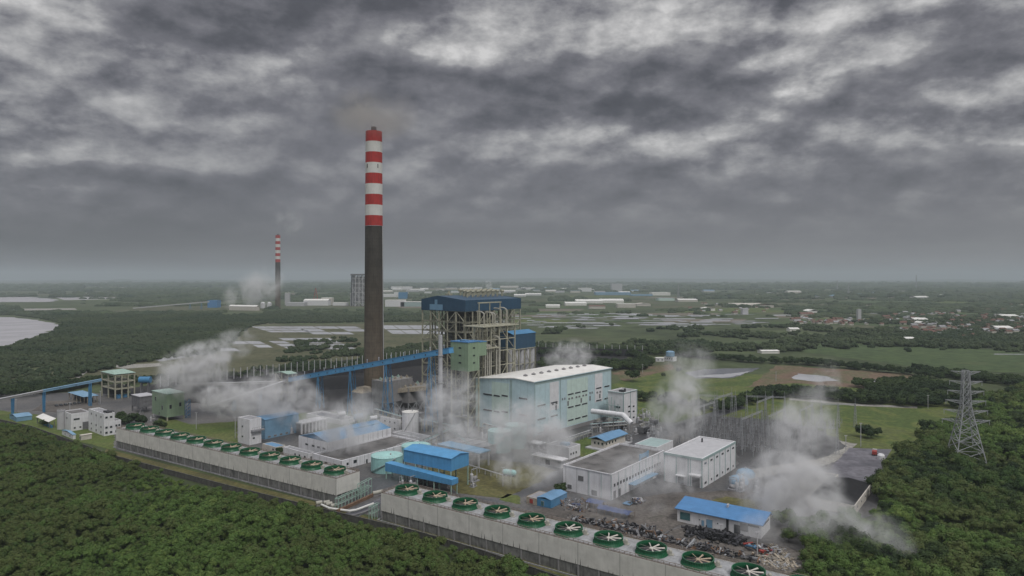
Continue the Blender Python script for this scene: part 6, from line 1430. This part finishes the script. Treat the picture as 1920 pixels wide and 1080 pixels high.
MB().box(-16, 8, 12, 22, 34, 104).build('furnace_casing', M['grey'], e); MB().box(-27, -3, 108, 30, 43, 113).build('roof', M['mid'], e)
p = G(592, 567); e = T('lattice_mast', 'far red lattice mast behind the white pitched hall', 'mast', p); m = MB()
for k in (-1, 1): m.beam((k*11, 0, 0), (0, 0, 58), 1.8)
for z_ in (15, 30, 42): m.beam((-11*(1-z_/58), 0, z_), (11*(1-z_/58), 0, z_), 1.4)
m.build('mast', M['redp'], e)
c1 = G(398, 578); conveyor('coal_conveyor', 'far thin pale conveyor climbing to the bright blue box house', PD(250, 2150, 4), PD(392, 2150, 24), 5, 3.5, 'post', 'post', [(.75, 4, 2), (.9, 4, 2)], 'bluesteel', 0, False)
for k, px in enumerate((493, 505)): 
    p = G(px, 578); e = T('silo', ['far small white silo left of the two beside the chimney foot', 'far small white silo right of the two beside the chimney foot'][k], 'silo', p); MB().lathe(0, 0, [(8, 0), (8, 16), (4, 20), (.1, 21)], 20).build('shell', M['white'], e); MB().lathe(0, 0, [(8.3, 15.6), (8.3, 16.2)], 20).build('rim', M['grey'], e)
# water tank house on the meadow rim
b = B('pump_station', 'white pump house with a big blue grey tank on its roof beside the far meadow', 'pump station', (1262, 678), 40, 1245, La=None, Lb=7); La = b.La
MB().ring(0, 0, 7, La, 0, 5.5, .3).build('wall', M['white'], b.e); MB().box(.35, .35, 4.8, 6.6, La-.35, 5.2).build('floor', M['grey'], b.e)
MB().lathe(3.5, La/2, [(5.2, 5.6), (5.2, 11), (3, 12), (.1, 12.3)], 24).build('tank', M['bluegrey'], b.e); [win(b, 'L', La*(k+.5)/4, 3, 1.3, 1.6) for k in range(4)]
farbox('hut', 'low white hut next to the pump house with the blue tank', 'hut', 1238, 678, 15, 4, 6, 'white', 'rooflight', 0, 0, None, 2)
# village houses
def house(seed, roof, label, group):
    r_ = random.Random(seed); e = T('village_house', label, 'house', (0, 0, 0), 0, group)
    MB().box(-5, -4, 0, 5, 4, 3.4).build('wall', M['wallpale'], e); m = MB(); m.gable(-5, -4, 5, 4, 3.4, 2.4, 'x', .25, .5, .7)
    m.add([(-5.1, -4, 3.4), (-5.1, 0, 5.7), (-5.1, 4, 3.4)], [(0, 1, 2)]); m.build('roof', M[roof], e); return e
kinds = [house(1, 'redroof', 'small village house with weathered red tiled roof among the far trees', 'red roofed village houses'), house(2, 'decking', 'small village house with pale metal roof among the far trees', 'pale roofed village houses'), house(3, 'roofgrey', 'small village house with grey roof among the far trees', 'grey roofed village houses')]
used = [False]*3; spots = []
for (x0, x1, y0, y1, n) in [(1480, 1590, 596, 609, 30), (1660, 1920, 588, 602, 70), (1690, 1930, 603, 625, 95), (1780, 1900, 575, 586, 28), (1560, 1700, 600, 612, 16), (1740, 1830, 625, 640, 14), (1290, 1440, 570, 590, 22), (1840, 1930, 570, 580, 10)]:
    for i in range(n): spots.append((rnd.uniform(x0, x1), rnd.uniform(y0, y1)))
for px, py in spots:
    k = rnd.choices([0, 1, 2], [.66, .2, .14])[0]; o = kinds[k] if not used[k] else copy_tree(kinds[k]); used[k] = True
    o.location = G(px, py); o.rotation_euler = (0, 0, rnd.choice([0, R(90), R(20)])+rnd.uniform(-.3, .3)); f = rnd.uniform(.65, 1.15); o.scale = (f*rnd.uniform(.8, 1.5), f, f*1.15)

# ------------------------------------------------------------------ air: haze and steam
def principled_volume(name, color, density, build=None):
    m = bpy.data.materials.new(name); m.use_nodes = True; t = NT(m.node_tree); t.n.clear()
    v = t.new('ShaderNodeVolumePrincipled'); v.inputs['Color'].default_value = (*color, 1); v.inputs['Density'].default_value = density
    if build: t.put(v.inputs['Density'], build(t))
    o = t.new('ShaderNodeOutputMaterial'); t.l.new(v.outputs[0], o.inputs['Volume']); return m
HAZE = 1.0e-4
hz = MB().box(-25000, -2000, -1.6, 25000, 25000, 290).build('haze', principled_volume('haze', (.60, .67, .72), HAZE)); tag(hz, kind='stuff')
def ico(sub=3):
    import bmesh
    me = bpy.data.meshes.new('steam'); bm = bmesh.new(); bmesh.ops.create_icosphere(bm, subdivisions=sub, radius=1); bm.to_mesh(me); bm.free(); return me
def steam(label, px, py, D, sx, sz, dens, sy=None, tilt=0, feat=9., col=(1., 1., 1.), seed=0, edge=1.15, thr=.43, name='steam'):
    dens *= 4.0; sx *= 1.25; sz *= 1.25; c = PD(px, D, ylevel(py, D)); rx, rz = sx/F*D, sz/F*D; ry = sy or min(rx, rz)*.8
    def f(t):
        co = t.new('ShaderNodeTexCoord').outputs['Object']
        mp = t.new('ShaderNodeMapping'); mp.inputs['Scale'].default_value = (rx/feat, ry/feat, rz/feat); mp.inputs['Location'].default_value = (seed*7.3, seed*3.1, seed*1.7); t.put(mp.inputs[0], co)
        wv = t.noise(mp.outputs[0], .55, 2, .5, 0, 1)
        wsc = t.vmath('SCALE', t.vmath('SUBTRACT', wv, (.5, .5, .5))); t.n[-1].inputs['Scale'].default_value = 1.5
        p = t.vmath('ADD', co, wsc)
        ln = t.vmath('LENGTH', p, out=1); l0 = t.vmath('LENGTH', co, out=1)
        fall = t.math('MULTIPLY', t.rng(ln, edge, .15, 0, 1, True), t.rng(l0, 1.0, .72, 0, 1, True))
        nz = t.rng(t.noise(mp.outputs[0], 1.0, 5, .62, .6), thr, thr+.16, .03, 1.)
        return t.math('MULTIPLY', t.math('MULTIPLY', fall, nz), dens)
    me = ico(); me.name = name; me.materials.append(principled_volume(name, col, dens, f))
    o = bpy.data.objects.new(name, me); C.objects.link(o); o.location = c; o.scale = (rx, ry, rz); o.rotation_euler = (0, R(tilt), 0)
    return tag(o, label, name, kind='stuff')
S = [
 ('thick white steam cloud rising above the green box house', 362, 695, 480, 72, 48, .055, -28),
 ('dense white steam patch at the foot of the rising steam cloud', 440, 748, 455, 72, 34, .05, 0),
 ('steam bank drifting right behind the blue hall', 520, 748, 440, 100, 55, .034, 12),
 ('thin steam top above the rising cloud at left', 430, 650, 500, 60, 28, .018, -20),
 ('steam puff over the long blue roofed hall', 645, 800, 372, 66, 50, .042, -10),
 ('thin steam hanging before the precipitators', 690, 775, 425, 62, 44, .012, 0),
 ('thin steam veil at the foot of the slim white vent stack', 845, 765, 405, 62, 70, .030, 0),
 ('faint steam over the grey pump house roofs', 870, 835, 352, 90, 42, .030, 0),
 ('faint steam veil before the aqua tanks and hall corner', 985, 810, 372, 85, 66, .042, 10),
 ('low brownish steam drifting over the dry lawn', 1000, 878, 325, 80, 40, .030, 0),
 ('steam wisp rising behind the turbine hall roof', 1070, 672, 580, 48, 34, .030, 0),
 ('tall thin steam plume over the switchyard left side', 1275, 765, 400, 55, 74, .034, 28),
 ('thin upper steam wisp over the meadow', 1290, 690, 430, 50, 55, .012, 20),
 ('steam over the front of the boxy white building', 1240, 885, 300, 95, 42, .032, 0),
 ('faint steam low over the dirt yard', 1150, 940, 275, 110, 34, .016, 0),
 ('tall steam column over the switchyard right side', 1500, 825, 340, 66, 95, .032, 22),
 ('upper thin steam streak above the switchyard', 1545, 745, 360, 28, 70, .018, 8),
 ('large dense steam cloud between office and warehouse', 1475, 920, 285, 95, 72, .055, 0),
 ('heavy steam tail rolling over the right woods edge', 1560, 985, 255, 80, 56, .042, 30),
 ('separate steam puff over the bottom right woods', 1665, 1020, 235, 46, 60, .028, -20),
 ('thin steam spread in front of the ash yard', 1440, 985, 262, 60, 40, .022, 0),
]
for i, a in enumerate(S): steam(a[0], a[1], a[2], a[3], a[4], a[5], a[6], tilt=a[7], seed=i+1)
steam('far steam cloud left of the far striped chimney', 478, 542, 2150, 58, 36, .0075, feat=60, seed=31, tilt=-30)
steam('faint far smoke trail above the far striped chimney', 540, 415, 2200, 32, 28, .0016, feat=45, seed=32, name='smoke')
steam('faint brown smoke above the tall striped chimney', 700, 212, 517, 80, 52, .008, feat=26, col=(.66, .62, .56), seed=33, thr=.3, name='smoke')
steam('tiny far white steam plume among the factories', 917, 536, 5200, 7, 11, .010, feat=40, seed=34, tilt=-20)
